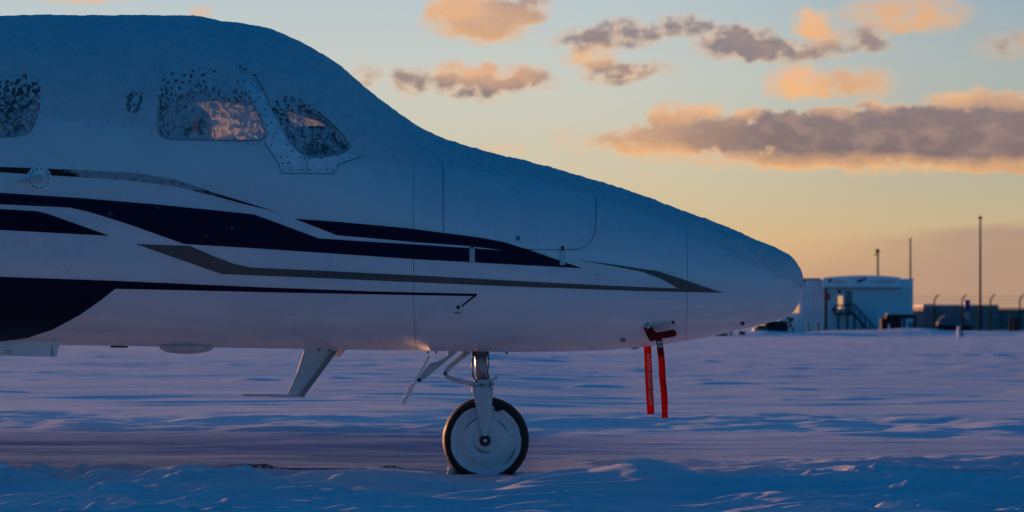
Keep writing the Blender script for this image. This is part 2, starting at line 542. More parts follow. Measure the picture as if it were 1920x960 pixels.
# ------------------------------------------------------------------ snow covered ground
def ground_height(x, d):
    """Height of the snow at x, d metres in front of the lens."""
    y = d - CAM_D
    px = 960 + x * FPX / 15.0
    wob = .5 * pnoise(x * .35, y * .2) * 3
    # swept area round the jet, a low step up to the untouched field behind it
    left = sstep(x, 1.5, -1.5)
    s0, s1 = 20.9 + .3 * left, 23.4 - .2 * left
    z = np.interp(d + wob * .6, [16.2, 20.4, 22.6, 24.5], [0, .068, .125, .130]) * (.62 + .48 * left)
    far = sstep(d, 19, 30)
    # wind ripples, long across the wind
    yw = y + 1.6 * pnoise(x * .12 + 7, y * .10)
    rip = .030 * pnoise(x * .13 + 3, yw * .42) + .024 * pnoise(x * .22 + 11, yw * .80 + 5) + .015 * pnoise(x * .40, yw * 1.6 + 9) + .011 * pnoise(x * .8, yw * 3.4) + .004 * pnoise(x * 1.6, yw * 7.0)
    rip = rip - .014 * np.abs(pnoise(x * .17 + 21, yw * .33 + 2)) * 2
    z = z + rip * (.10 + (.52 + .42 * sstep(d, 30, 60)) * far)
    big = sstep(d, 30, 70)
    z = z + far * sstep(d, 120, 60) * .010 * (1 - 2.2 * np.abs(fbm(x * .20 + 70, yw * .95 + 8, 3, .5)))
    z = z + big * (.034 * pnoise(x * .030 + 8, y * .085) + .028 * pnoise(x * .06, y * .19 + 2))
    # small hummocks
    hum = np.clip(fbm(x * .55 + 40, y * .45, 3) - .30, 0, 1)
    z = z + .09 * hum * far
    # rough step face
    face = sstep(d + wob, s0 - 1, s0 + .8) * (1 - sstep(d + wob, s1, s1 + 2.0))
    z = z + face * .055 * fbm(x * .9, y * 1.1, 4)
    # berm in the foreground
    hx = sum(np.interp(px + o, [-900, 0, 60, 150, 250, 400, 460, 600, 800, 930, 1000, 1060, 1120, 1190, 1255, 1350, 1450, 1560, 1700, 1800, 1920, 2600],
                   [.03, .056, .060, .046, .020, .010, .020, .008, .0, .004, .036, .068, .092, .172, .130, .060, .030, .052, .052, .034, .030, .03]) for o in (-24, -12, 0, 12, 24)) / 5
    bc = 14.75 + .22 * pnoise(x * .8, 3.3) + .15 * pnoise(x * 2.1, 7.7)
    bd = d - bc
    prof = np.where(bd > 0, np.exp(-(bd / .42) ** 2), np.exp(-(bd / .66) ** 2))
    z = z + hx * prof
    near = sstep(d, 17.2, 15.4)
    rough = fbm(x * 1.5 + 5, y * 1.9, 5, .5)
    ridge = 1 - np.sqrt(fbm(x * .62 + 31, y * 1.7 + 9, 3, .36) ** 2 + .0012) * 2.6 + .09
    calm = (1 - .85 * np.exp(-((x - .62) / .40) ** 2)) * (1 - .55 * np.exp(-((x + .14) / .35) ** 2))
    fine = 1 - np.sqrt(fbm(x * 1.5 + 91, y * 3.2 + 19, 3, .42) ** 2 + .0008) * 3.2 + .09
    z = z + near * calm * (.034 * np.clip(fine, 0, 1) ** 3 * sstep(pnoise(x * .9 + 2, y * 1.1), -.25, .35) + .028 * rough + .082 * np.clip(ridge, 0, 1) ** 3 + .003 * fbm(x * 6 + 3, y * 5, 4, .55))
    lump = np.clip(fbm(x * 4.2 + 60, y * 3.6, 3, .5) - .22, 0, 1)
    right = sstep(x, 1.0, 1.6) + .5 * sstep(x, -1.0, -2.0)
    z = z + near * (.10 * lump * right)
    # second line of broken crust to the right, behind the berm
    band = np.exp(-((d - 17.4 - .5 * pnoise(x * .5, 1.7)) / .75) ** 2) * sstep(x, .1, .6)
    z = z + band * (.030 + .055 * np.clip(fbm(x * 1.6, y * 2.2 + 50, 4, .55), -.3, 1))
    mid = (1 - near) * (1 - far)
    z = z + mid * .010 * fbm(x * .9, y * 2.6, 4)
    # flat under the jet's nose wheel, with a little snow pushed up round the tyre
    rw = np.sqrt(((x + .142) / 1.5) ** 2 + y ** 2)
    kw = np.exp(-(rw / .22) ** 2)
    z = z * (1 - kw) + kw * .004
    z = z + .034 * np.exp(-((x + .13) / .28) ** 2 - ((d - 15.80) / .10) ** 2)
    # far apron rises a touch towards the fence; ploughed bank in front of the buildings
    z = z + .30 * sstep(d, 255, 300)
    bank = np.exp(-((d - 222 - 6 * pnoise(x * .05, .5)) / 7) ** 2) * sstep(x, 8, 16) * sstep(x, 60, 34)
    z = z + bank * (.42 + .40 * fbm(x * .12, d * .08, 3))
    return z


def build_ground():
    k = 2450.0
    s = np.linspace(k / 11.0, k / 420.0, 900)
    rows = sorted(list(k / s) + list(np.arange(12.6, 16.8, .0105)))
    rows = [-400, -90, -50, -45, -40, -35, -30, -25, -20, -16, -13, -10, -8, -6, -4, -2, 0] + list(np.arange(1, 11, .4)) + sorted(rows + list(np.arange(12.6, 16.8, .0105))) + [520, 700, 1000, 1600, 2800, 6000]
    rows = np.array(rows)
    u = np.linspace(-1, 1, 600)
    D, U = np.meshgrid(rows, u, indexing='ij')
    half = .1715 * np.clip(D, 9, 420) * 1.22 + 1.0
    X = U * half
    ext = np.array([.3, .6, 1, 1.5, 2, 3, 4, 5, 6, 7, 8, 10, 12, 14, 45, 160, 600, 2500, 7000.0])
    XL = -half[:, :1] - ext[None, ::-1]
    XR = half[:, :1] + ext[None, :]
    X = np.concatenate([XL, X, XR], axis=1)
    D = np.repeat(rows[:, None], X.shape[1], axis=1)
    Z = ground_height(X, D)
    outside = (D < -60) | (D > 430) | (np.abs(X) > .1715 * np.clip(D, 9, 420) * 1.22 + 14)
    Z = np.where(outside, np.where(D > 280, .30, 0.01), Z)
    nr, nc = X.shape
    co = np.stack([X, D - CAM_D, Z], axis=-1).reshape(-1, 3)
    i = np.arange(nr * nc).reshape(nr, nc)
    q = np.stack([i[:-1, :-1], i[:-1, 1:], i[1:, 1:], i[1:, :-1]], axis=-1).reshape(-1, 4)
    me = bpy.data.meshes.new('snow_field')
    me.vertices.add(len(co)); me.vertices.foreach_set('co', co.ravel())
    me.loops.add(q.size); me.loops.foreach_set('vertex_index', q.ravel().astype(np.int32))
    me.polygons.add(len(q)); me.polygons.foreach_set('loop_start', np.arange(0, q.size, 4, dtype=np.int32))
    me.polygons.foreach_set('loop_total', np.full(len(q), 4, dtype=np.int32))
    me.polygons.foreach_set('use_smooth', np.ones(len(q), dtype=bool))
    me.update(calc_edges=True); me.validate()
    me.materials.append(M['ground'])
    o = bpy.data.objects.new('snow_field', me)
    COL.objects.link(o)
    o['kind'] = 'structure'
    return o


build_ground()

# ------------------------------------------------------------------ jet: body shape
def pchip(xs, ys):
    xs = np.array(xs, float); ys = np.array(ys, float)
    h = np.diff(xs); dl = np.diff(ys) / h
    m = np.zeros_like(xs)
    for i in range(1, len(xs) - 1):
        if dl[i - 1] * dl[i] > 0:
            w1, w2 = 2 * h[i] + h[i - 1], h[i] + 2 * h[i - 1]
            m[i] = (w1 + w2) / (w1 / dl[i - 1] + w2 / dl[i])
    m[0], m[-1] = dl[0], dl[-1]

    def f(x):
        x = np.clip(np.asarray(x, float), xs[0], xs[-1])
        i = np.clip(np.searchsorted(xs, x) - 1, 0, len(xs) - 2)
        t = (x - xs[i]) / h[i]
        return (ys[i] * (1 + 2 * t) * (1 - t) ** 2 + m[i] * h[i] * t * (1 - t) ** 2
                + ys[i + 1] * t * t * (3 - 2 * t) + m[i + 1] * h[i] * t * t * (t - 1))
    return f


def zz(py):
    return CAM_H + (HOR - py) / 350.0


def xx(px):
    return (px - 960) / 350.0


TIP = xx(1505.5)
top_px = [(-3200, 300), (-2600, 190), (-1600, 60), (-800, 34), (0, 32), (90, 30.5), (370, 33), (410, 39), (460, 47), (520, 61), (570, 83), (620, 113), (670, 153),
          (720, 194), (760, 222), (800, 246), (850, 266), (900, 281), (1000, 304), (1100, 333), (1200, 365), (1300, 402), (1380, 433),
          (1440, 460), (1470, 475), (1486, 486), (1496, 499), (1502, 512), (1505.5, 531)]
bot_px = [(-3200, 480), (-2600, 560), (-1600, 640), (-800, 646), (0, 646), (300, 650), (600, 655), (800, 658), (950, 660), (1100, 658), (1200, 651), (1300, 637), (1380, 620),
          (1430, 608), (1468, 597), (1486, 586), (1496, 572), (1502, 556), (1505.5, 533)]
wid_px = [(-3200, .18), (-2600, .5), (-1600, .80), (-800, .83), (0, .83), (400, .83), (560, .815), (700, .775), (800, .735), (1000, .625), (1200, .475), (1300, .385), (1400, .275),
          (1450, .205), (1480, .145), (1496, .09), (1502, .055), (1505.5, .004)]
mid_px = [(-3200, 390), (-2600, 380), (-1600, 350), (0, 345), (400, 350), (600, 380), (800, 440), (1000, 490), (1200, 515), (1400, 535), (1505.5, 532)]
SNOW_T = .014
f_top = pchip([xx(a) for a, b in top_px], [zz(b) - SNOW_T * min(1, (1505.5 - a) / 40) for a, b in top_px])
f_bot = pchip([xx(a) for a, b in bot_px], [zz(b) for a, b in bot_px])
f_wid = pchip([xx(a) for a, b in wid_px], [b for a, b in wid_px])
f_mid = pchip([xx(a) for a, b in mid_px], [zz(b) for a, b in mid_px])
NU, NL = 2.15, 2.35


def section(x):
    t_, b_, w_, m_ = f_top(x), f_bot(x), f_wid(x), f_mid(x)
    m_ = np.clip(m_, b_ + .3 * (t_ - b_), t_ - .3 * (t_ - b_))
    return t_, b_, w_, m_


def side_y(x, z):
    """y of the near skin at x, z."""
    t_, b_, w_, m_ = section(x)
    up = z >= m_
    u = np.where(up, (z - m_) / np.maximum(t_ - m_, 1e-4), (m_ - z) / np.maximum(m_ - b_, 1e-4))
    n = np.where(up, NU, NL)
    u = np.clip(u, 0, .9995)
    return -w_ * (1 - u ** n) ** (1 / n)


def on_skin(px, py, off=0.0):
    """Points of the near skin as sighted at px, py, pushed outwards by off. Arrays in, N x 3 out."""
    px = np.asarray(px, float); py = np.asarray(py, float)
    y = np.full(px.shape, -.5)
    for _ in range(14):
        d = CAM_D + y
        x = (px - 960) * d / FPX
        z = CAM_H - (py - HOR) * d / FPX
        y = .5 * y + .5 * side_y(x, z)
    y = side_y(x, z)
    e = .004
    gx = (side_y(x + e, z) - side_y(x - e, z)) / (2 * e)
    gz = (side_y(x, z + e) - side_y(x, z - e)) / (2 * e)
    gx = np.clip(gx, -6, 6); gz = np.clip(gz, -6, 6)
    n = np.stack([gx, -np.ones_like(gx), gz], -1)
    n /= np.linalg.norm(n, axis=-1, keepdims=True)
    return np.stack([x, y, z], -1) + n * off, n


def sight(p):
    p = np.asarray(p)
    d = CAM_D + p[..., 1]
    return 960 + FPX * p[..., 0] / d, HOR - FPX * (p[..., 2] - CAM_H) / d


def inside(px, py, poly):
    r = np.zeros(np.shape(px), bool)
    n = len(poly)
    for i in range(n):
        x0, y0 = poly[i]; x1, y1 = poly[(i + 1) % n]
        c = (y0 > py) != (y1 > py)
        with np.errstate(divide='ignore', invalid='ignore'):
            xi = (x1 - x0) * (py - y0) / (y1 - y0 if y1 != y0 else 1e-9) + x0
        r ^= c & (px < xi)
    return r


def chaikin(poly, it=2, closed=True):
    for _ in range(it):
        q = []
        n = len(poly)
        rng = range(n) if closed else range(n - 1)
        if not closed:
            q.append(poly[0])
        for i in rng:
            a, b = poly[i], poly[(i + 1) % n]
            q.append((.75 * a[0] + .25 * b[0], .75 * a[1] + .25 * b[1]))
            q.append((.25 * a[0] + .75 * b[0], .25 * a[1] + .75 * b[1]))
        if not closed:
            q.append(poly[-1])
        poly = q
    return poly


def patch_mesh(poly, off, step=8.0, skirt=True, back=-.0008):
    """Triangulated patch following the skin; returns verts, faces (near side)."""
    dense = []
    n = len(poly)
    for i in range(n):
        a, b = poly[i], poly[(i + 1) % n]
        L = math.hypot(b[0] - a[0], b[1] - a[1])
        k = max(1, int(L / step))
        for j in range(k):
            dense.append((a[0] + (b[0] - a[0]) * j / k, a[1] + (b[1] - a[1]) * j / k))
    xs = [p[0] for p in dense]; ys = [p[1] for p in dense]
    gx, gy = np.meshgrid(np.arange(min(xs) + step / 2, max(xs), step), np.arange(min(ys) + step / 2, max(ys), step))
    gx = gx.ravel(); gy = gy.ravel()
    ok = inside(gx, gy, dense)
    B = np.array(dense)
    pts = []
    for a, b, k in zip(gx, gy, ok):
        if k and np.min((B[:, 0] - a) ** 2 + (B[:, 1] - b) ** 2) > (step * .35) ** 2:
            pts.append((a, b))
    allp = [Vector(p) for p in dense + pts]
    nb = len(dense)
    vo, eo, fo, _, _, _ = delaunay_2d_cdt(allp, [(i, (i + 1) % nb) for i in range(nb)], [list(range(nb))], 1, 1e-6)
    P2 = np.array([(v.x, v.y) for v in vo])
    P, nrm = on_skin(P2[:, 0], P2[:, 1], off)
    faces = []
    for f in fo:
        a, b, c = [P2[i] for i in f[:3]]
        ar = (b[0] - a[0]) * (c[1] - a[1]) - (b[1] - a[1]) * (c[0] - a[0])
        faces.append(tuple(f) if ar < 0 else tuple(reversed(f)))
    V = [tuple(p) for p in P]
    if skirt:
        cnt = {}
        for f in faces:
            for i in range(len(f)):
                e = (f[i], f[(i + 1) % len(f)])
                cnt[e] = 1
        rim = [e for e in cnt if (e[1], e[0]) not in cnt]
        Q, _ = on_skin(P2[:, 0], P2[:, 1], back)
        idx = {}
        for a, b in rim:
            for k in (a, b):
                if k not in idx:
                    idx[k] = len(V)
                    V.append(tuple(Q[k]))
        for a, b in rim:
            faces.append((b, a, idx[a], idx[b]))
    return V, faces


def patch(name, poly, off, mat, parent, step=8.0, skirt=True, smooth=False, back=-.0008):
    v, f = patch_mesh(poly, off, step, skirt, back)
    return mesh_obj(name, v, f, mat, parent, smooth)


def strip_poly(path, w):
    """Polygon round an open polyline of half width w (image units)."""
    L, R = [], []
    for i, p in enumerate(path):
        a = path[max(i - 1, 0)]; b = path[min(i + 1, len(path) - 1)]
        tx, ty = b[0] - a[0], b[1] - a[1]
        l = math.hypot(tx, ty)
        L.append((p[0] - ty / l * w, p[1] + tx / l * w)); R.append((p[0] + ty / l * w, p[1] - tx / l * w))
    return L + R[::-1]


# window outlines as sighted
WIN_A = chaikin([(-86, 131), (62, 131), (76, 146), (77, 190), (66, 232), (50, 257), (-70, 257), (-86, 235)], 2)
WIN_B = chaikin([(306, 138), (299, 170), (297, 225), (296, 252), (318, 262), (400, 262.5), (484, 264), (500, 256), (492, 228), (470, 188), (450, 156), (436, 132), (380, 124), (330, 126)], 2)
WIN_C = chaikin([(486, 156), (503, 190), (522, 226), (545, 268), (572, 293), (606, 294), (650, 284), (660, 272), (630, 240), (580, 200), (532, 165), (500, 146)], 2)
WINDOWS = [WIN_A, WIN_B, WIN_C]

jet = empty('business_jet', (-.142, 0, 0), 'white business jet with navy and taupe stripes, its cockpit roof under snow', 'airplane')


def shell(name, x0, x1, mat, inset=0.0, nx=None, nt=420, holes=True, cap0=False, xs=None):
    if xs is None:
        xs = np.linspace(x0, x1, nx)
    t = np.linspace(-math.pi / 2, 1.5 * math.pi, nt, endpoint=False)
    T_, B_, W_, M_ = [np.asarray(q)[:, None] for q in section(xs)]
    ct, st = np.cos(t)[None, :], np.sin(t)[None, :]
    up = st >= 0
    n = np.where(up, NU, NL)
    h = np.where(up, T_ - M_, M_ - B_)
    sc = np.ones_like(W_)
    y = -(np.maximum(W_ - inset, .001)) * np.sign(ct) * np.abs(ct) ** (2 / n)
    z = M_ + np.maximum(h - inset, .001) * np.sign(st) * np.abs(st) ** (2 / n)
    X = np.repeat(xs[:, None], nt, 1)
    P = np.stack([X, y, z], -1)
    nr = len(xs)
    i = np.arange(nr * nt).reshape(nr, nt)
    j = np.roll(i, -1, 1)
    q = np.stack([i[:-1], i[1:], j[1:], j[:-1]], -1)
    if holes:
        C = .25 * (P[:-1] + P[1:] + np.roll(P, -1, 1)[:-1] + np.roll(P, -1, 1)[1:])
        Cn = C.copy(); Cn[..., 1] = -np.abs(Cn[..., 1])
        pu, pv = sight(Cn)
        kill = np.zeros(pu.shape, bool)
        for w_ in WINDOWS:
            kill |= inside(pu, pv, w_)
        q = q[~kill]
    q = q.reshape(-1, 4)
    co = P.reshape(-1, 3) - np.array(jet.location)
    me = bpy.data.meshes.new(name)
    faces = [tuple(int(a) for a in r) for r in q]
    me.from_pydata([tuple(c) for c in co], [], faces)
    me.polygons.foreach_set('use_smooth', [True] * len(me.polygons))
    me.materials.append(mat)
    me.update()
    o = bpy.data.objects.new(name, me)
    COL.objects.link(o)
    o.parent = jet
    return o


SEAM1, SEAM2 = xx(783.5), xx(1281)
GAP = .0010
fx = np.concatenate([np.linspace(xx(-3200), xx(-220), 60), np.linspace(xx(-210), SEAM1 - GAP, 300)])
shell('fuselage', 0, 0, M['paint'], xs=fx)
shell('nose_section', SEAM1 + GAP, SEAM2 - GAP, M['paint'], nx=110, nt=300, holes=False)
tipx = TIP - (TIP - SEAM2 - GAP) * (np.cos(np.linspace(0, math.pi / 2, 90))) ** 2
tipx = np.sort(np.unique(np.concatenate([np.linspace(SEAM2 + GAP, xx(1480), 50), np.linspace(xx(1481), TIP, 60)])))
shell('nose_cone', 0, 0, M['paint'], nt=300, holes=False, xs=tipx)
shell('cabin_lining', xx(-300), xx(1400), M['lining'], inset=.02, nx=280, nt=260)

# ---------------------------------------------------------------- livery
def dust_a(N, x, z):
    # object x: 0 at the nose wheel
    return N.m('MULTIPLY_ADD', N.m('MULTIPLY', N.step(x, -2.22, -2.0), N.step(x, -1.55, -1.25, 1, 0)), .34, -.13)


def dust_b(N, x, z):
    a = N.m('MULTIPLY', N.step(x, -2.3, -1.2, 1, 0), N.step(z, 1.46, 1.53))
    return N.m('MULTIPLY_ADD', a, .22, -.16)


M['dusty_taupe'] = dusted('dusted_brown_stripe', (.022, .018, .017), dust_a, 30, frost=(.40, .43, .46))
M['dusty_navy'] = dusted('dusted_navy_stripe', (.0025, .005, .030), dust_b, 13, rough=.45)

st_a = [(-400, 305), (0, 313), (130, 318), (250, 324), (330, 337), (400, 361), (450, 376), (519, 397.5), (450, 380.5), (400, 367), (330, 350), (250, 339), (130, 331), (0, 323), (-400, 314)]
st_b = [(-400, 350), (0, 361.5), (160, 372), (300, 384), (400, 394), (476, 402), (512, 415), (598, 447), (680, 452.5), (780, 458.5), (880, 465), (941, 469.6), (980, 466),
        (1020, 479), (1092, 503), (1000, 498), (880, 491.5), (780, 486), (600, 473.5), (480, 465.5), (346, 457.5), (240, 420), (165, 396.5), (130, 389), (0, 383), (-400, 366)]
st_c = [(552, 410), (640, 416.5), (760, 427.5), (850, 439), (900, 445.5), (945, 454), (985, 466.5), (941, 469.0), (880, 461.5), (780, 454), (632, 441)]
st_d = [(-400, 380), (0, 392), (70, 396), (90, 401), (205, 442), (0, 431), (-400, 420)]
st_e = [(255, 457.5), (356, 461), (402, 481), (440, 495), (470, 501.5), (600, 507.5), (800, 517.5), (1000, 528.5), (1150, 536), (1272, 541), (1355, 549), (1200, 545.5), (1000, 538.5),
        (800, 530), (600, 521), (415, 513.5)]
st_f = [(1080, 487.5), (1150, 496), (1205, 504.5), (1232, 508), (1282, 524.5), (1355, 549), (1272, 540.8), (1240, 523), (1205, 510), (1150, 499)]
st_g = [(-500, 500), (0, 519), (215, 526.5), (500, 539), (700, 546.5), (896, 551), (890, 555), (700, 551.5), (500, 547.5), (216, 541), (190, 562), (150, 590), (100, 617), (52, 633), (0, 640), (-500, 641)]
st_h = strip_poly([(893, 553), (878, 564), (866, 574)], 1.3)


def fix_b():
    # the navy band narrows behind a pale sliver, then the upper band joins it
    return [p for p in st_b if p not in ((980, 466),)]


patch('stripe', st_a, .0022, M['dusty_taupe'], jet, 7)
patch('stripe', fix_b(), .0022, M['dusty_navy'], jet, 9)
patch('stripe', st_c + [], .0026, M['navy'], jet, 9)
patch('stripe', [(941, 469.0), (985, 466.0), (1022, 479), (1050, 489), (941, 480)], .0030, M['navy'], jet, 8)
patch('stripe', st_d, .0022, M['navy'], jet, 9)
patch('stripe', st_e, .0022, M['taupe'], jet, 9)
patch('stripe', st_f, .0026, M['taupe'], jet, 8)
patch('stripe', st_g, .0022, M['navy'], jet, 9)
patch('stripe', st_h, .0030, M['navy'], jet, 6)

# baggage door in the nose, its seam and latches
door = chaikin([(831, 312), (831, 440), (838, 462), (860, 467), (1080, 469), (1104, 458), (1118, 430), (1118, 372), (1050, 350), (950, 325), (890, 312)], 2)
patch('baggage_door', door, .0010, M['paint'], jet, 9, smooth=False)
seam = [(831, 312), (831, 405), (831.5, 436)]
patch('panel_seam', strip_poly(seam, .75), .0018, M['seam'], jet, 6)
seam = chaikin([(1118, 368), (1118, 425), (1110, 452), (1088, 468), (1062, 468.5), (975, 467.5)], 3, closed=False)
patch('panel_seam', strip_poly(seam, .75), .0018, M['seam'], jet, 6)


def disc_on_skin(name, px, py, r, mat, parent=jet, off=.006, n=20, stretch=1.0):
    poly = [(px + r * stretch * math.cos(2 * math.pi * k / n), py + r * math.sin(2 * math.pi * k / n)) for k in range(n)]
    return patch(name, poly, off, mat, parent, max(2.0, r * .7))


for px, py in ((885, 478), (1054, 482)):
    c, nrm = on_skin([px], [py], 0.0)
    body = MB()
    v, f = patch_mesh([(px - 4.5, py - 12), (px + 4.5, py - 12), (px + 5, py + 15), (px - 5, py + 15)], .008, 5)
    lat = mesh_obj('door_latch', v, f, M['gear'], jet, False)
    v, f = patch_mesh([(px - 2, py - 20), (px + 2.5, py - 20), (px + 2.5, py - 12), (px - 2, py - 12)], .011, 4)
    mesh_obj('latch_pin', v, f, M['dark'], lat, False)
    v, f = patch_mesh([(px - 1.2, py - 8), (px + 1.8, py - 8), (px + 1.8, py + 12), (px - 1.2, py + 12)], .0095, 4)
    mesh_obj('latch_slot', v, f, M['metal'], lat, False)
disc_on_skin('static_port', 971, 447, 4.6, M['seam'], off=.003)
disc_on_skin('static_port', 859, 576, 3.4, M['dark'], off=.003)
disc_on_skin('drain_plug', 1119, 515, 1.6, M['seam'], off=.003)
disc_on_skin('drain_plug', 1262, 604, 2.6, M['dark'], off=.004)
disc_on_skin('drain_plug', 1392, 606, 3.0, M['dark'], off=.004, stretch=1.3)
disc_on_skin('drain_plug', 971, 361, 1.6, M['seam'], off=.003)
patch('stencil_line', [(850, 584.5), (864, 585.5), (864, 588), (850, 587)], .002, M['seam'], jet, 3)

# belly blister round the nose gear bay
bl = MB()
bm = bmesh.new()
bmesh.ops.create_uvsphere(bm, u_segments=48, v_segments=20, radius=1.0)
for v in bm.verts:
    v.co = Vector((xx(915) + v.co.x * .27, v.co.y * .33, zz(640) + .015 + v.co.z * .070))
bl.bm(bm)
bl.build('gear_bay_fairing', M['paint'], jet, True)

# angle vane: bolted round plate with a pointed vane
vane = disc_on_skin('vane_plate', 74, 335, 23.5, M['plate'], off=.010, n=40)
vp, _ = on_skin([74, 30], [335, 342], .030)
MB().tube([Vector(vp[0]) + Vector((.01, 0, .008)), Vector(vp[1])], [.011, .003], 8).build('vane_arm', M['gear'], vane, True)
MB().tube([Vector(vp[0]) + Vector((0, .035, 0)), Vector(vp[0]) + Vector((0, -.004, 0))], .019, 16).build('vane_hub', M['gear'], vane, True)
b_ = MB()
for k in range(14):
    w = 2 * math.pi * k / 14
    c, n_ = on_skin([74 + 18.5 * math.cos(w)], [335 + 18.5 * math.sin(w)], .009)
    b_.tube([Vector(c[0]), Vector(c[0]) + Vector(n_[0]) * .004], .0050, 8)
bo = b_.build('bolt', M['seam'], vane)
bo['kind'] = 'stuff'
# frozen placard by the cockpit window
plq = patch('emergency_handle', chaikin([(236, 174), (266, 174), (267, 212), (236, 212)], 1), .003, M['seam'], jet, 4)

# window panes, surrounds
M['pane'] = pane_material('frosted_pane', .22, .96)
M['pane_thin'] = pane_material('thinly_frosted_pane', .14, .92, False, .41, .60)
M['pane_far'] = pane_material('backlit_frosted_pane', .55, 1.0, True)
for wi, wpoly in enumerate(WINDOWS):
    c = np.mean(wpoly, axis=0)
    big = [(c[0] + (p[0] - c[0]) * 1.05, c[1] + (p[1] - c[1]) * 1.06) for p in wpoly]
    for side in (0, 1):
        v, f = patch_mesh(big, -.007, 8, False)
        if side:
            v = [(a, -b, q) for a, b, q in v]
            f = [tuple(reversed(k)) for k in f]
        po = mesh_obj('window', v, f, M['pane_far' if side else ('pane' if wi == 1 else 'pane_thin')], jet, True)
        ring = wpoly + [wpoly[0]]
        outer = [(c[0] + (p[0] - c[0]) * 1.035 , c[1] + (p[1] - c[1]) * 1.05) for p in wpoly]
        inner = [(c[0] + (p[0] - c[0]) * .985, c[1] + (p[1] - c[1]) * .975) for p in wpoly]
        n = len(wpoly)
        A, _ = on_skin([p[0] for p in outer], [p[1] for p in outer], .0016)
        B, _ = on_skin([p[0] for p in inner], [p[1] for p in inner], .0016)
        C, _ = on_skin([p[0] for p in inner], [p[1] for p in inner], -.008)
        Dd, _ = on_skin([p[0] for p in outer], [p[1] for p in outer], -.002)
        V = [tuple(p) for p in np.concatenate([Dd, A, B, C])]
        F = []
        for r in range(3):
            for k in range(n):
                F.append((r * n + k, r * n + (k + 1) % n, (r + 1) * n + (k + 1) % n, (r + 1) * n + k))
        if side:
            V = [(a, -b, q) for a, b, q in V]
        mesh_obj('window_surround', V, F, M['paint'], po, True)
        # dark sealant bead along the glass edge
        g1 = [(c[0] + (p[0] - c[0]) * 1.006, c[1] + (p[1] - c[1]) * 1.012) for p in wpoly]
        E, _ = on_skin([p[0] for p in g1], [p[1] for p in g1], .0020)
        path = [Vector((p[0], -p[1] if side else p[1], p[2])) for p in E]
        MB().tube(path + path[:2], .0030, 6, False).build('window_seal', M['seam'], po, True)

# windscreen frame plate with its fasteners
plate = [(450, 128), (480, 146), (486, 160), (503, 193), (521, 229), (543, 270), (571, 296), (606, 297.5), (652, 287), (676, 294), (640, 306), (633, 310), (628, 325), (526, 325), (524, 308), (512, 292), (497, 268),
         (503, 254), (495, 228), (474, 188), (456, 156)]
patch('windscreen_frame', plate, .0035, M['plate'], jet, 6)
patch('panel_seam', strip_poly([(497, 268), (512, 292), (524, 308), (526.5, 325), (628, 325.5), (633, 310), (642, 305.5), (678, 293.5)], .8), .0042, M['seam'], jet, 5)
patch('panel_seam', strip_poly([(575.5, 297), (575.5, 324)], .6), .0042, M['seam'], jet, 5)
b_ = MB()
for px, py in [(530, 319), (546, 319), (562, 319), (569, 319), (581, 319), (600, 319), (612, 319), (624, 320), (530, 306), (541, 305), (527, 295), (539, 294), (562, 295), (571, 297), (580, 298), (602, 297),
               (508, 272), (539, 272), (548, 283), (512, 258), (500, 236), (518, 250), (488, 214), (509, 230), (478, 192), (498, 206), (468, 172), (486, 182), (458, 152), (474, 160), (640, 298), (655, 295), (633, 292)]:
    c, n_ = on_skin([px], [py], .003)
    b_.tube([Vector(c[0]), Vector(c[0]) + Vector(n_[0]) * .0022], .0043, 8)
rv = b_.build('fastener', M['dark'], jet)
rv['kind'] = 'stuff'

# inside the cockpit, glimpsed through the frost
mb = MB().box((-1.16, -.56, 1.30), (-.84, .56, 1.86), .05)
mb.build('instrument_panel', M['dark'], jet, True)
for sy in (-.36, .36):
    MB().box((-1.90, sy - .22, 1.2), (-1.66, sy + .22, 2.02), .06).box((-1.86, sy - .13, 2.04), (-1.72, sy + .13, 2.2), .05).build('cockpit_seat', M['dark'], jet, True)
MB().box((-3.2, -.30, 1.2), (-2.56, .30, 2.25), .06).build('cabin_glow_block', M['dark'], jet, True)  # plain block added to stop the far window's glow behind this pane
MB().box((-2.02, -.55, 1.1), (-1.98, -.2, 2.10)).build('bulkhead', M['lining'], jet)

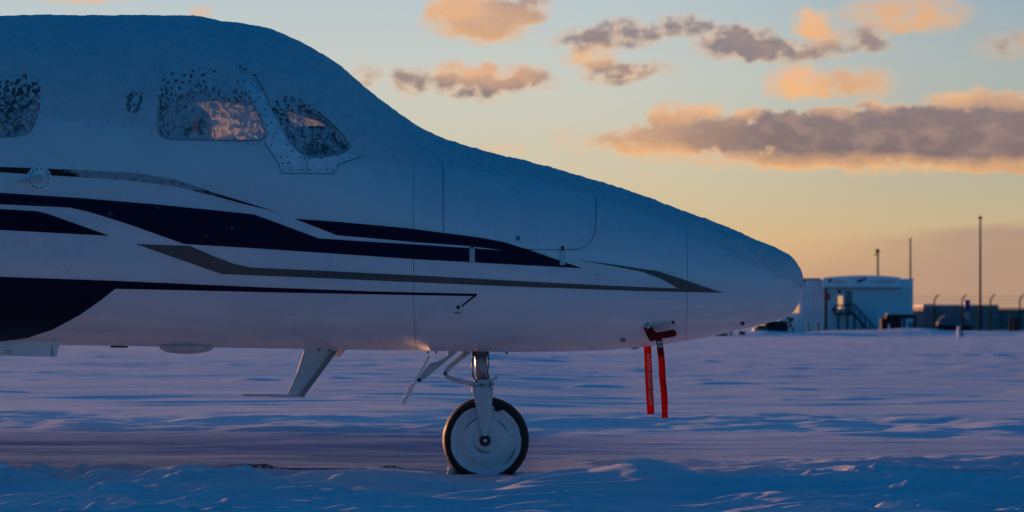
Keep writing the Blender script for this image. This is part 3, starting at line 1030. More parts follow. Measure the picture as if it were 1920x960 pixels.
# ---------------------------------------------------------------- snow lying on the jet
def snow_cover():
    xs = np.linspace(xx(-420), TIP - .004, 900)
    edge_px = [-2000, -200, 0, 200, 300, 420, 500, 560, 640, 680, 800, 900, 1000, 1118, 1200, 1300, 1400, 1470, 1505, 1600]
    edge_py = [218, 218, 226, 236, 246, 272, 280, 292, 300, 304, 320, 326, 342, 372, 400, 446, 494, 528, 548, 560]
    nt = 330
    T_, B_, W_, M_ = [np.asarray(q)[:, None] for q in section(xs)]
    tt = np.linspace(-.25, math.pi / 2 + 1.0, nt)[None, :]
    # keep rows from wasting resolution below the snow line near the tip
    ct, st = np.cos(tt), np.sin(tt)
    up = st >= 0
    n = np.where(up, NU, NL)
    h = np.where(up, T_ - M_, M_ - B_)
    y = -W_ * np.sign(ct) * np.abs(ct) ** (2 / n)
    z = M_ + h * np.sign(st) * np.abs(st) ** (2 / n)
    X = np.repeat(xs[:, None], nt, 1)
    P = np.stack([X, y, z], -1)
    du = np.gradient(P, axis=0); dv = np.gradient(P, axis=1)
    N = np.cross(du, dv)
    N /= np.maximum(np.linalg.norm(N, axis=-1, keepdims=True), 1e-9)
    if N[450, nt - 140, 2] < 0:
        N = -N
    pu, pv = sight(P)
    arc = np.cumsum(np.linalg.norm(np.diff(P, axis=1, prepend=P[:, :1]), axis=-1), axis=1)
    nA = fbm(X * 18, arc * 7, 4, .6)
    nB = fbm(X * 44 + 9, arc * 40 + 4, 4, .65)
    nC = fbm(X * 5 + 3, arc * 5, 3)
    ey = np.interp(pu, edge_px, edge_py)
    near = P[..., 1] < .02
    depth_in = np.where(near, ey - pv, 200.0)                       # how far inside the snow line (image units)
    soft = np.interp(pu, [0, 300, 700, 800, 1400], [100, 100, 80, 70, 50])
    streak = fbm(X * 80, arc * 7, 3, .6)
    depth_in = depth_in + (14 * nA + 9 * streak) * np.interp(pu, [0, 500, 800], [2.2, 1.8, 1.0])
    th = sstep(depth_in, 0, soft)
    hgt = SNOW_T * (.03 + .97 * th) + .0085 * nC * th + .0046 * nB * (.12 + .88 * th) + .0050 * nA * th
    hgt = np.maximum(hgt, .0004)
    tip = sstep(TIP - X, 0, .10)
    hgt = .003 + (hgt - .003) * np.clip(tip, .25, 1)
    keep = (depth_in + 16 * nB) > 4
    # over the panes the snow clings in clumps
    clump = fbm(X * 52 + 2, arc * 44 + 8, 4, .62)
    for wi, wp in enumerate(WINDOWS):
        c = np.mean(wp, axis=0)
        shr = [(c[0] + (p[0] - c[0]) * .985, c[1] + (p[1] - c[1]) * .98) for p in wp]
        ins = inside(pu, pv, shr) & near
        wav = 14 * pnoise(X * 9, 3.7) + 7 * pnoise(X * 25, 1.2)
        pw_ = pv + wav
        if wi == 0:
            thr = np.interp(pw_, [128, 142, 156, 200, 262], [-.55, -.38, -.20, .02, .14])
        elif wi == 1:
            thr = np.interp(pw_, [128, 150, 176, 200, 262], [-.55, -.40, -.24, .02, .26])
            thr = thr + np.interp(pu, [300, 340, 400, 500], [.10, .02, .0, .0])
        else:
            q = (pu - 560) * .5 + (pv - 220) * .9
            thr = np.interp(q, [-70, -30, 0, 25, 70], [-.6, -.22, -.06, .04, .14])
        cl = clump
        keep = np.where(ins, cl > thr, keep)
        hgt = np.where(ins, .0015 + np.clip(cl - thr, 0, .4) * .022, hgt)
    hd = (np.abs(pu - 251) < 17) & (np.abs(pv - 192) < 20) & near
    keep = np.where(hd, clump > -.20 + .16 * np.sin(pu * .3 + pv * .12), keep)
    # the frame strip between cockpit side window and windscreen is blown nearly clean
    fr = inside(pu, pv, plate) & near
    keep = np.where(fr, clump + np.interp(pv, [150, 200, 250, 300], [.10, .0, -.14, -.32]) > .02, keep)
    hgt = np.where(fr, .004 + np.clip(clump, 0, .5) * .010, hgt)
    Q = P + N * hgt[..., None]
    nr = len(xs)
    i = np.arange(nr * nt).reshape(nr, nt)
    q = np.stack([i[:-1, :-1], i[:-1, 1:], i[1:, 1:], i[1:, :-1]], -1)
    k = keep[:-1, :-1] & keep[1:, :-1] & keep[:-1, 1:] & keep[1:, 1:]
    q = q[k][:, ::-1]
    used, inv = np.unique(q.ravel(), return_inverse=True)
    co = Q.reshape(-1, 3)[used]
    q = inv.reshape(-1, 4)
    return mesh_obj('snow_cover', co.tolist(), q.tolist(), M['snow'], jet, True)


snow_cover()

# ---------------------------------------------------------------- belly fittings
def prism_px(poly, d, th, bev=0.0):
    return MB().prism([XZ(a, b, d) for a, b in poly], d - CAM_D - th / 2, d - CAM_D + th / 2, bev)


# gear door panel hanging under the wing root, with registration letters
gd = prism_px([(-200, 640), (113, 640), (106, 669), (-200, 665)], 15.72, .02, .003).build('gear_door', M['paint'], jet)
v, f = text_mesh('DC', .026)
o_ = PT(17.5, 660, 15.70)
mesh_obj('lettering', [(o_.x + a.x * 1.25, o_.y - .0035, o_.z + a.y) for a in v], f, M['dark'], gd, False)
MB().box(tuple(PT(97, 668, 15.705)), tuple(PT(99, 648, 15.709))).build('door_rib', M['seam'], gd)
# thin drain mast plates along the belly
for a, b in ((207, 240), (452, 486), (948, 952)):
    MB().box(tuple(PT(a, 652 if a < 900 else 664, 15.98)), tuple(PT(b, 645 if a < 900 else 655, 16.04))).build('drain_mast', M['dark'], jet)
# oval antenna dome
bm = bmesh.new()
bmesh.ops.create_uvsphere(bm, u_segments=40, v_segments=20, radius=1.0)
c = PT(350, 651, 15.86)
for v in bm.verts:
    v.co = Vector((c.x + v.co.x * .145, c.y + v.co.y * .10, c.z + v.co.z * .036))
MB().bm(bm).build('antenna_dome', M['gear'], jet, True)
# drag shaped blade with its long foot
bl = prism_px([(572, 652), (634, 652), (603, 694), (569, 742), (538, 742), (556, 700)], 15.9, .022, .004).build('blade_antenna', M['gear'], jet)
prism_px([(565, 646), (638, 646), (640, 655), (612, 657.5), (590, 657.5), (569, 655)], 15.9, .05, .004).build('antenna_base', M['paint'], bl)
prism_px([(622, 659), (634, 657), (603, 699), (571, 742), (560, 742)], 15.885, .024, .003).build('antenna_edge', M['seam'], bl)
MB().tube([PT(455, 741, 15.9), PT(462, 741, 15.9), PT(540, 742, 15.9), PT(572, 743, 15.9)], [.005, .0068, .0075, .0075], 10).build('antenna_foot', M['gear'], bl, True)
for px in (598, 617):
    MB().tube([PT(px, 656, 15.875), PT(px, 656, 15.86)], .0055, 10).build('screw', M['dark'], bl)
prism_px([(628, 655), (648, 655), (638, 669), (624, 669)], 16.05, .04, .004).build('drain_fairing', M['gear'], jet)

# ---------------------------------------------------------------- nose gear
WC = PT(911, 825, 16.0)
strut_x = PT(901.5, 690, 16).x
MB().tube([(strut_x - .004, 0, PT(0, 655, 16).z), (strut_x + .008, 0, PT(0, 714, 16).z)], .0335, 28).build('shock_strut', M['chrome'], jet, True)
MB().tube([PT(901, 650, 16), PT(901, 667, 16)], .046, 24).build('strut_collar', M['steel'], jet, True)
fork = MB().box(tuple(PT(889, 729, 15.95)), tuple(PT(923, 711, 16.05)), .006)
for s in (-1, 1):
    yy = 16 + s * .088
    fork.prism([XZ(a, b, yy) for a, b in ((884.5, 726), (926, 726), (916.5, 812), (912, 818), (906, 818), (903, 812))], s * .088 - .011, s * .088 + .011, .003)
fork.box((PT(885, 0, 16).x, -.088, PT(0, 736, 16).z), (PT(925, 0, 16).x, .088, PT(0, 724, 16).z), .005)
fork = fork.build('gear_fork', M['gear'], jet)
MB().tube([PT(903, 721, 15.95), PT(903, 721, 15.935)], .006, 12).build('bolt', M['dark'], fork)
MB().tube([PT(917, 716, 15.97), PT(930, 708, 15.97)], [.008, .007], 10).tube([PT(928, 711, 15.97), PT(931, 706, 15.97)], .010, 10).build('tow_pin', M['gear'], fork, True)
MB().tube([PT(920, 720, 15.97), PT(926, 719.5, 15.97)], .007, 8).build('tow_pin', M['dark'], fork, True)
# brake hose and wiring down the leg
MB().tube([PT(892, 656, 15.95), PT(887, 672, 15.95), PT(884, 690, 15.945), PT(887, 706, 15.95), PT(894, 716, 15.95)], .0042, 8).build('hydraulic_hose', M['dark'], jet, True)
MB().tube([PT(912, 656, 15.96), PT(917, 676, 15.95), PT(914, 698, 15.955), PT(918, 712, 15.96), PT(920, 730, 15.90)], .003, 8).build('wiring_loom', M['dark'], jet, True)
# torque links
for yo in (-.035, .035):
    d = 16 + yo
    MB().tube([PT(880, 658, d), PT(862, 672, d), PT(842, 690, d), PT(836, 697, d), PT(834.5, 701, d)], [.016, .014, .012, .011, .010], 10).build('torque_link', M['gear'], jet, True)
    MB().tube([PT(834.5, 700, d), PT(838, 706, d), PT(850, 711, d), PT(872, 717, d), PT(890, 722, d)], [.010, .011, .012, .013, .017], 10).build('torque_link', M['gear'], jet, True)
MB().tube([PT(834.5, 700.5, 15.95), PT(834.5, 700.5, 16.05)], .0085, 12).build('link_pin', M['dark'], jet, True)
# door hinged aft of the leg, seen edge on, with its bracket
dp0, dp1 = PT(807, 665, 16), PT(756, 757, 16)
tdir = (dp1 - dp0).normalized(); nd = Vector((tdir.z, 0, -tdir.x))
q = [dp0 - nd * .004, dp0 + nd * .004, dp1 + nd * .006, dp1 - nd * .006]
nose_door = MB().prism([(p.x, p.z) for p in q], -.17, .17, .002).build('nose_gear_door', M['paint'], jet)
k1, k2 = PT(777, 719, 16), PT(763, 745, 16)
MB().prism([(p.x, p.z) for p in (k1 + nd * .001, k1 + nd * .016, k2 + nd * .014, k2 + nd * .004)], -.12, .12, .003).build('door_rib', M['gear'], nose_door)
prism_px([(853, 656), (858, 660), (848, 668), (796, 711), (787, 713), (789, 704), (806, 681), (822, 677), (838, 668), (842, 656)], 15.93, .018, .003).build('door_bracket', M['gear'], jet)
MB().box(tuple(PT(783, 716, 15.90)), tuple(PT(790, 709, 15.95)), .003).build('bracket_pin', M['dark'], jet)
for px in (803, 818):
    MB().box(tuple(PT(px - 1.5, 663, 15.96)), tuple(PT(px + 1.5, 652, 16.0))).build('door_hinge', M['dark'], jet)

wheel = bpy.data.objects.new('nose_wheel', None)
COL.objects.link(wheel)
wheel.parent = jet
wheel.location = WC - jet.location
R = .2315
prof = [(.168, -.050), (.180, -.066), (.196, -.073), (.212, -.066), (.222, -.050), (.2275, -.034), (.2295, -.030), (.2285, -.024), (.2305, -.019), (R, -.008), (.2300, -.005), (.2300, .005),
        (R, .008), (.2305, .019), (.2285, .024), (.2295, .030), (.222, .050), (.212, .066), (.196, .073), (.180, .066), (.168, .050)]
m_ = MB().lathe_y(WC, prof, 120)
for i, v in enumerate(m_.v):                       # the loaded tyre spreads where it stands
    if v.z < .012:
        v.z = .012 - (.012 - v.z) * .2
        v.y *= 1.08
m_.build('tyre', M['rubber'], wheel, True)
MB().lathe_y(WC, [(.170, -.05), (.150, -.045), (.06, -.030), (.045, -.052), (.0, -.052)], 64).lathe_y(WC, [(.170, .05), (.150, .045), (.06, .03), (.045, .05), (.0, .05)], 64).build('rim', M['gear'], wheel, True)


def wheel_snow():
    n, rr = 120, 46
    vs, fs = [], []
    for a in range(rr):
        r = .197 * (1 - (1 - a / (rr - 1)) ** 1.0)
        for k in range(n):
            w = 2 * math.pi * k / n
            x, z = r * math.cos(w), r * math.sin(w)
            bump = .0022 * float(fbm(np.array(x * 26.), np.array(z * 26.), 3)) + .0035 * float(fbm(np.array(x * 7.), np.array(z * 7. + 4), 2))
            g1 = .010 * math.exp(-((r - .122 - .006 * math.sin(w * 2)) / .005) ** 2) * max(0, math.sin(w * 1.5 + 1.2)) ** .5 if math.sin(w * 1.5 + 1.2) > 0 else 0
            g2 = .010 * math.exp(-((r - .062) / .006) ** 2) * max(0, math.sin(w + 4.0))
            g3 = .006 * math.exp(-((r - .158) / .006) ** 2) * max(0, math.sin(w + 4.6))
            edge_r = max(0.0, (r - .184) / .013)
            yo = -.0705 + .016 * math.exp(-((r - .150) / .020) ** 2) - .006 * math.exp(-((r - .095) / .03) ** 2) + bump + g1 + g2 + g3 + .006 * edge_r ** 2 - .006 * math.exp(-(r / .09) ** 2)
            vs.append((WC.x + x, WC.y + yo, WC.z + z))
    for a in range(rr - 1):
        for k in range(n):
            q = (a * n + k, (a + 1) * n + k, (a + 1) * n + (k + 1) % n, a * n + (k + 1) % n)
            c = sum((Vector(vs[i]) for i in q), Vector()) / 4
            px, py = sight(np.array(c))
            if 926 < px < 943 + 3 * math.sin(py) and 748 < py < 771 + 1.5 * math.sin(px * 1.3):
                continue
            fs.append(q)
    mesh_obj('packed_snow', vs, fs, M['snow'], wheel, True)


wheel_snow()
for r, a0, a1 in ((.126, 1.75, 2.75), (.124, .45, 1.05), (.064, 3.6, 5.3), (.160, 5.3, 6.1), (.098, .8, 1.15)):
    arc_ = [(WC.x + r * math.cos(a), WC.y - .0725 + (.008 if r > .15 else 0), WC.z + r * math.sin(a)) for a in np.linspace(a0, a1, 22)]
    MB().tube(arc_, [.0006 + .0022 * math.sin(math.pi * k / 21) for k in range(22)], 6).build('rim_edge', M['steel'], wheel, True)
hub = MB().lathe_y((WC.x - .004, WC.y, WC.z), [(.030, -.070), (.030, -.096), (.024, -.101), (.017, -.101), (.016, -.094), (.0, -.094)], 24).build('axle_nut', M['dark'], wheel, True)
MB().lathe_y((WC.x - .004, WC.y, WC.z), [(.0115, -.094), (.0115, -.104), (.006, -.106), (.0, -.106)], 16).build('axle_cap', M['metal'], wheel, True)

# pitot probes in the nose under their red covers
cp, _ = on_skin([1222], [622], .03)
for s in (1, -1):
    c, _ = on_skin([1214], [610], .0)
    c = Vector(c[0])
    b0 = MB().box((c.x - .022, min(s * c.y, s * (c.y - .008)), c.z - .012), (c.x + .022, max(s * c.y, s * (c.y - .008)), c.z + .016), .006)
    b0.tube([(c.x, s * (c.y - .02), c.z), (c.x + .012, s * (cp[0][1] + .004), c.z - .035), (c.x + .03, s * (cp[0][1] - .02), c.z - .052), (c.x + .13, s * (cp[0][1] - .02), c.z - .035)], [.012, .012, .012, .009], 10)
    b0.build('pitot_probe', M['metal'], jet, True)
c, _ = on_skin([1187], [652], .0)
disc_on_skin('belly_fitting', 1168, 637, 4, M['seam'], off=.003, stretch=1.4)
prism_px([(1182, 648), (1202, 646), (1196, 655), (1184, 656)], 15.95, .05, .003).build('drain_fairing', M['gear'], jet)


def streamer(name, path, d, width, mat, parent, seed):
    rnd = random.Random(seed)
    vs, fs = [], []
    pts = [PT(a, b, d) for a, b in chaikin(path, 3, closed=False)]
    n = len(pts)
    for i, p in enumerate(pts):
        t = (pts[min(i + 1, n - 1)] - pts[max(i - 1, 0)]).normalized()
        side = Vector((-t.z, 0, t.x))
        tw = .10 * math.sin(i * .16 + seed) + .45 * (i / n) * math.sin(i * .30 + 2 * seed)
        side = (side * math.cos(tw) + Vector((0, 1, 0)) * math.sin(tw)).normalized()
        nn = side.cross(t).normalized()
        sway = Vector((0, .004 * math.sin(i * .23 + seed), 0))
        for e in (-1, 1):
            for k in (-1, 0, 1):
                vs.append(p + sway + side * k * width / 2 + nn * (e * .0012 + .0025 * (1 - k * k)))
    for i in range(n - 1):
        a, b = i * 6, (i + 1) * 6
        for k in (0, 1):
            fs.append((a + k, a + k + 1, b + k + 1, b + k))
            fs.append((a + 3 + k, b + 3 + k, b + 4 + k, a + 4 + k))
        fs.append((a, b, b + 3, a + 3)); fs.append((a + 2, a + 5, b + 5, b + 2))
    return mesh_obj(name, vs, fs, mat, parent, True), pts


cp, _ = on_skin([1222], [622], .03)
dC = CAM_D + cp[0][1] - .02
outline = [(1206.5, 614), (1213, 611), (1221, 610.5), (1226, 620), (1231, 623.5), (1247, 621), (1262, 617.5), (1266, 620), (1269.5, 627), (1266, 631), (1250, 634), (1237, 635.5), (1229, 638), (1219, 641), (1214, 632)]


def pitot_cover(sgn, label):
    d = dC if sgn < 0 else CAM_D - cp[0][1] + .02
    base = PT(1225, 640, dC)
    root = empty('pitot_cover', (base.x, d - CAM_D, base.z), label, 'pitot cover', 'red pitot covers with streamers under the nose')
    poly = [XZ(a, b, dC) for a, b in outline]
    MB().prism(poly, d - CAM_D - .024, d - CAM_D + .024, .008).build('cover_sleeve', M['cover'], root, True)
    return root, d


pc, d = pitot_cover(-1, 'red pitot cover on the near side of the nose, pale tag on its streamer')
prism_px([(1229.5, 636), (1241, 634), (1244, 653), (1232.5, 653)], d, .006).build('streamer_loop', M['cover'], pc)
prism_px([(1233, 640), (1240.5, 639), (1242, 651), (1234.5, 651.5)], d - .005, .003).build('tag', M['label'], pc)
prism_px([(1236, 643), (1239.5, 643), (1240, 648.5), (1236.5, 648.5)], d - .0075, .001).build('tag_mark', plain('green_print', (.02, .12, .07), .7), pc)
streamer('streamer', [(1237.5, 651), (1241, 678), (1241.5, 706), (1246, 742), (1246.5, 784)], d, .0345, M['streamer'], pc, 2)
MB().tube([PT(1247, 784, d), PT(1246.5, 789, d)], .0012, 5).tube([PT(1249, 784, d), PT(1249, 787, d)], .001, 5).build('loose_thread', M['label'], pc)
pf, d = pitot_cover(1, 'red pitot cover behind the nose, its lettered streamer hanging below the belly')
st, pts = streamer('streamer', [(1213.5, 632), (1214.5, 660), (1216, 700), (1218, 740), (1220.5, 777)], d, .0405, M['streamer'], pf, 5)
v, f = text_mesh('REMOVE BEFORE FLIGHT', .030)
xs_ = [a.x for a in v]
L0, L1 = min(xs_), max(xs_)
ca, cb_ = PT(1215.2, 664, d), PT(1219.6, 760, d)
span = (cb_ - ca)
tv = span.normalized(); sv = Vector((-tv.z, 0, tv.x))
mv = []
for a in v:
    s_ = (a.x - L0) / (L1 - L0)
    p = ca + span * s_ - sv * (-a.y) * .85
    mv.append((p.x, d - CAM_D - .011, p.z))
mesh_obj('lettering', mv, f, M['label'], pf, False)
MB().tube([PT(1221, 777, d), PT(1223, 783, d)], .0014, 5).build('loose_thread', M['label'], pf)

# ---------------------------------------------------------------- broken crust by the tyre
def chunk(name, px, py, d, r, label, seed):
    rnd = random.Random(seed)
    bm = bmesh.new()
    bmesh.ops.create_icosphere(bm, subdivisions=3, radius=1.0)
    c = PT(px, py, d)
    for v in bm.verts:
        k = 1 + .95 * float(fbm(np.array(v.co.x * 1.5 + seed), np.array(v.co.z * 1.9 + v.co.y * 1.3), 4, .6))
        v.co = Vector((v.co.x * r[0] * k, v.co.y * r[1] * k, v.co.z * r[2] * k))
    o = bpy.data.objects.new(name, bpy.data.meshes.new(name))
    bm.to_mesh(o.data); bm.free()
    for p in o.data.polygons:
        p.use_smooth = True
    o.data.materials.append(M['snow'])
    COL.objects.link(o)
    o.location = c
    o['label'] = label; o['category'] = 'snow lump'
    return o


chunk('snow_lump', 850, 887, 16.06, (.028, .035, .040), 'tilted chunk of frozen snow wedged behind the tyre, its edge catching the sun', 1)
chunk('snow_lump', 836, 894, 16.0, (.034, .03, .014), 'small low crumb of snow just left of the tilted chunk at the tyre', 2)
chunk('snow_lump', 974, 891, 15.97, (.040, .03, .018), 'rough crumb of snow in front of the tyre on the nose side', 3)

# ------------------------------------------------------------------ far side of the apron
B = {
    'wall': plain('pale_container_steel', (.78, .80, .82), .5, var=.10, vscale=.8),
    'wall2': plain('container_panel', (.70, .73, .76), .55, var=.12, vscale=1.5),
    'fascia': plain('sign_white', (.84, .84, .86), .45, var=.06, vscale=1.0),
    'red': plain('sign_red', (.60, .03, .03), .5),
    'navyink': plain('sign_navy', (.03, .03, .12), .5),
    'dark': plain('dark_steel', (.025, .028, .032), .8, spec=.1, var=.3, vscale=2),
    'steel': plain('galvanised_steel', (.22, .23, .24), .5, metal=.3, var=.2, vscale=3),
    'warm_brown': plain('sunlit_edge_brown', (.20, .10, .06), .7),
    'lit': plain('lit_window_glass', (.8, .6, .3), .3, emit=((1.0, .48, .16), .62)),
    'brick': plain('terracotta_wall', (.60, .40, .36), .8, var=.2, vscale=.5),
    'grey': plain('grey_cladding', (.34, .30, .33), .7, var=.2, vscale=.5),
    'glass': plain('dark_glass', (.05, .06, .07), .1),
    'blue': plain('deep_blue_paint', (.03, .06, .24), .5),
    'snow': snow_material('roof_snow', .3, 4.0, .05),
    'shaded_snow': plain('shaded_car_snow', (.22, .29, .37), .5, var=.15, vscale=1.2),  # dark blue-grey puts the shade into the car's snow
    'tan': plain('faded_bollard_paint', (.10, .09, .09), .7),
}


def bbox(a, b, d, depth, dz0=0.0):
    """Box whose near face spans a..b (photo sightings) at distance d."""
    p, q = PT(*a, d), PT(*b, d)
    return ((min(p.x, q.x), d - CAM_D, min(p.z, q.z)), (max(p.x, q.x), d - CAM_D + depth, max(p.z, q.z)))


def root_at(name, px, py, d, label, cat, group=None):
    p = PT(px, py, d)
    return empty(name, (p.x, p.y, p.z), label, cat, group)


def part(name, a, b, d, depth, mat, parent, bev=0.0):
    lo, hi = bbox(a, b, d, depth)
    return MB().box(lo, hi, bev).build(name, B[mat], parent)


# main office container
DB = 250.0
ofc = root_at('fuel_office', 1630, 632, DB, 'pale corrugated fuel office with an arched red-lettered sign along its roof', 'building')
part('wall', (1546, 634), (1712, 525), DB, 6.0, 'wall', ofc)
part('roof', (1543, 525.2), (1714, 522.5), DB - .1, 6.2, 'snow', ofc)
pw = (1712 - 1553) / 20.0
proto = None
for i in range(20):
    if i in (4, 5):
        continue
    if proto is None:
        lo, hi = bbox((1553.4, 633), (1553.4 + pw - .9, 540), DB - .06, .05)
        proto = MB().box(lo, hi, .012).build('wall_panel', B['wall2'], ofc)
        first = i
    else:
        o = proto.copy()
        COL.objects.link(o)
        o.location = proto.location + Vector(((i - first) * pw * DB / FPX, 0, 0))
part('corner_post', (1545.5, 634), (1551, 540), DB - .1, .09, 'warm_brown', ofc)  # orange-brown colour stands in for sunlight on this edge
fas = MB().prism([XZ(a, b, DB - .45) for a, b in ((1542, 538.5), (1542, 521), (1560, 519), (1590, 517), (1620, 516.3), (1650, 517), (1675, 518.6), (1688, 520), (1690, 538.5))], DB - CAM_D - .45, DB - CAM_D - .05).build('sign_board', B['fascia'], ofc)
part('sign_ledge', (1544, 540.6), (1690, 538.8), DB - .40, .3, 'steel', ofc)


def sign_text(body, px, py, hpx, wpx, mat):
    v, f = text_mesh(body, 1.0)
    xs_ = [a.x for a in v]; ys_ = [a.y for a in v]
    c = PT(px, py, DB - .46)
    kx = wpx * DB / FPX / (max(xs_) - min(xs_)); ky = hpx * DB / FPX / (max(ys_) - min(ys_))
    mesh_obj('lettering', [(c.x + a.x * kx, c.y - .015, c.z + a.y * ky) for a in v], f, B[mat], fas, False)


sign_text('Aviation', 1575.5, 528, 5.0, 23, 'red')
sign_text('TotalEnergies', 1654, 528, 5.2, 46, 'red')
for a, b, mt_ in (((1552.5, 530), (1560, 522.5), 'red'), ((1607, 529.5), (1618, 523.5), 'navyink'), ((1617.5, 527), (1624.5, 520.5), 'navyink'), ((1608, 532), (1614, 529.8), 'red')):
    lo, hi = bbox(a, b, DB - .475, .02)
    MB().prism([(lo[0], lo[2]), (hi[0], lo[2] + .08), (hi[0] - .05, hi[2]), (lo[0] + .08, hi[2])], lo[1], hi[1]).build('emblem', B[mt_], fas)
dr = part('door', (1584, 589), (1598, 545), DB - .09, .06, 'steel', ofc)
part('handle', (1595, 571), (1596.6, 567), DB - .16, .06, 'dark', dr)
part('door_frame', (1582.4, 589), (1583.8, 543.6), DB - .12, .10, 'wall', dr)
part('door_frame', (1598.2, 589), (1599.6, 543.6), DB - .12, .10, 'wall', dr)
wn = part('window', (1571.5, 581), (1580, 555), DB - .10, .05, 'lit', ofc)
part('window_frame', (1570, 583), (1581.5, 581.2), DB - .14, .09, 'wall', wn)
part('window_frame', (1570, 554.8), (1581.5, 553.2), DB - .14, .09, 'wall', wn)
part('wall_lamp', (1572, 548.5), (1577, 544), DB - .25, .18, 'dark', ofc)
part('notice_board', (1548.5, 562), (1556.5, 549.5), DB - .20, .06, 'red', ofc)
# stairs
sr = root_at('metal_staircase', 1610, 632, DB - 2, 'dark metal staircase climbing to the office door below the arched sign', 'staircase')
DS = DB - 1.7
part('landing', (1566, 590.5), (1604, 587), DS, 1.5, 'dark', sr)
for px, top in ((1572, 590), (1589, 590), (1602, 590), (1616, 604)):
    part('post', (px - 1.6, 634.5), (px + 1.6, top), DS, .12, 'dark', sr)
for i in range(9):
    a = 1604 + i * 4.1; b = 592 + i * 4.6
    part('tread', (a, b + 1.3), (a + 5.2, b), DS, 1.1, 'dark', sr)
for off in (0,):
    MB().tube([PT(1602, 591, DS), PT(1643, 636, DS)], .09, 6).build('stringer', B['dark'], sr)
    MB().tube([PT(1563, 578, DS), PT(1566, 573, DS), PT(1603, 572, DS), PT(1646, 620, DS)], .06, 6).build('handrail', B['dark'], sr)
    MB().tube([PT(1566, 580.5, DS), PT(1603, 580, DS), PT(1645, 627, DS)], .045, 6).build('handrail', B['steel'], sr)
for px in (1566, 1578, 1590, 1602):
    MB().tube([PT(px, 588, DS), PT(px, 572.5, DS)], .045, 6).build('rail_post', B['dark'], sr)
for i in range(4):
    a = 1612 + i * 10; b = 582.5 + i * 11.1
    MB().tube([PT(a, b + 17, DS), PT(a, b, DS)], .045, 6).build('rail_post', B['dark'], sr)
part('call_box', (1560, 584.5), (1566.5, 578), DS - .1, .25, 'dark', sr)

# left container
lc = root_at('storage_container', 1520, 632, 252, 'plain pale container with a small lit window, half hidden by the jet nose', 'container')
part('wall', (1462, 633), (1544.6, 524), 252, 6, 'wall', lc)
part('roof', (1461, 524.2), (1545, 521.5), 251.9, 6.1, 'steel', lc)
for i in range(9):
    part('wall_panel', (1463 + i * 9.0, 632), (1471 + i * 9.0, 527), 251.94, .05, 'wall', lc)
part('window', (1483, 586), (1498, 566), 251.85, .05, 'lit', lc)
part('corner_casting', (1506, 528.5), (1510, 524.5), 251.8, .2, 'dark', lc)
# bollards in front of it
bol = root_at('bollard', 1515, 634, 238, 'slim dark bollard nearer the jet nose in front of the plain container', 'bollard', 'bollards in front of the containers')
MB().tube([PT(1515, 637, 238), PT(1515, 605.5, 238)], .085, 10).build('post', B['tan'], bol, True)
b2 = bol.copy(); COL.objects.link(b2)
b2.location = bol.location + Vector((18 * 238 / FPX, 0, 0))
b2['label'] = 'slim dark bollard nearer the staircase in front of the plain container'
for ch in list(bol.children):
    c = ch.copy(); COL.objects.link(c); c.parent = b2
# equipment cabinet right of the stairs
DE = 240.0
cab = root_at('equipment_cabinet', 1685, 634, DE, 'dark equipment cabinet with an open bay under a snowy lid, right of the staircase', 'cabinet')
part('side_panel', (1653, 632), (1664.5, 597), DE, 1.6, 'dark', cab)
part('body', (1670, 632), (1698, 591), DE - .4, 1.8, 'dark', cab)
part('lid', (1662, 597), (1717, 589.5), DE - .5, 2.0, 'dark', cab)
part('lid_snow', (1664, 590), (1716, 588.4), DE - .45, 1.8, 'snow', cab)
part('louvre', (1690, 630), (1694, 593), DE - .46, .05, 'steel', cab)
part('foot', (1698, 634), (1715, 620), DE, 1.5, 'dark', cab)
part('panel', (1703, 618), (1713, 604), DE - .1, .1, 'steel', cab)
part('leg', (1714.5, 634), (1717.5, 597), DE - .3, .3, 'dark', cab)
cone = root_at('marker_cone', 1667, 634, 236, 'pale lavender marker cone standing left of the dark equipment cabinet', 'cone')
MB().tube([PT(1667, 636, 236), PT(1667, 634, 236), PT(1667, 606, 236)], [.16, .14, .03], 12).build('cone_body', B['fascia'], cone, True)

# poles
def pole(name, px, top, d, r, label, cat, grp):
    rt = root_at(name, px, 622, d, label, cat, grp)
    base = PT(px, 622, d)
    MB().tube([(base.x, base.y, .1), PT(px, top, d)], [r * 1.25, r * .8], 8).build('shaft', B['dark'], rt, True)
    return rt


g = 'tall poles beyond the containers'
pl = pole('light_pole', 1646, 472, 315, .11, 'shorter mast rising behind the arched sign, a lamp head on top', 'pole', g)
p = PT(1646, 471, 315)
MB().box((p.x - .22, p.y - .2, p.z - .18), (p.x + .16, p.y + .2, p.z + .22), .05).build('lamp_head', B['dark'], pl)
MB().box((p.x - .40, p.y - .1, p.z - .42), (p.x + .12, p.y + .1, p.z - .30), .02).build('lamp_arm', B['dark'], pl)
pl = pole('mast', 1707, 449, 320, .10, 'thin plain mast rising at the right corner of the fuel office', 'pole', g)
p = PT(1707, 448, 320); MB().box((p.x - .09, p.y - .09, p.z - .15), (p.x + .09, p.y + .09, p.z + .1), .03).build('finial', B['dark'], pl)
pl = pole('mast', 1838, 409, 310, .11, 'tallest mast, standing alone above the fence on the right', 'pole', g)
p = PT(1838, 408, 310); MB().box((p.x - .17, p.y - .15, p.z - .14), (p.x + .17, p.y + .15, p.z + .14), .04).build('finial', B['dark'], pl)

# perimeter fence
DF = 300.0
fence = root_at('perimeter_fence', 1830, 622, DF, 'tall wire fence with curved post tops and strands of barbed wire', 'fence')
gz = PT(0, 626, DF).z


def fence_post(px):
    pts = [PT(px, 626, DF), PT(px, 566, DF), PT(px + .6, 562, DF), PT(px + 2.5, 558.5, DF), PT(px + 5, 555, DF), PT(px + 7.5, 552, DF)]
    return MB().tube(pts, [.075, .075, .075, .07, .065, .06], 8)


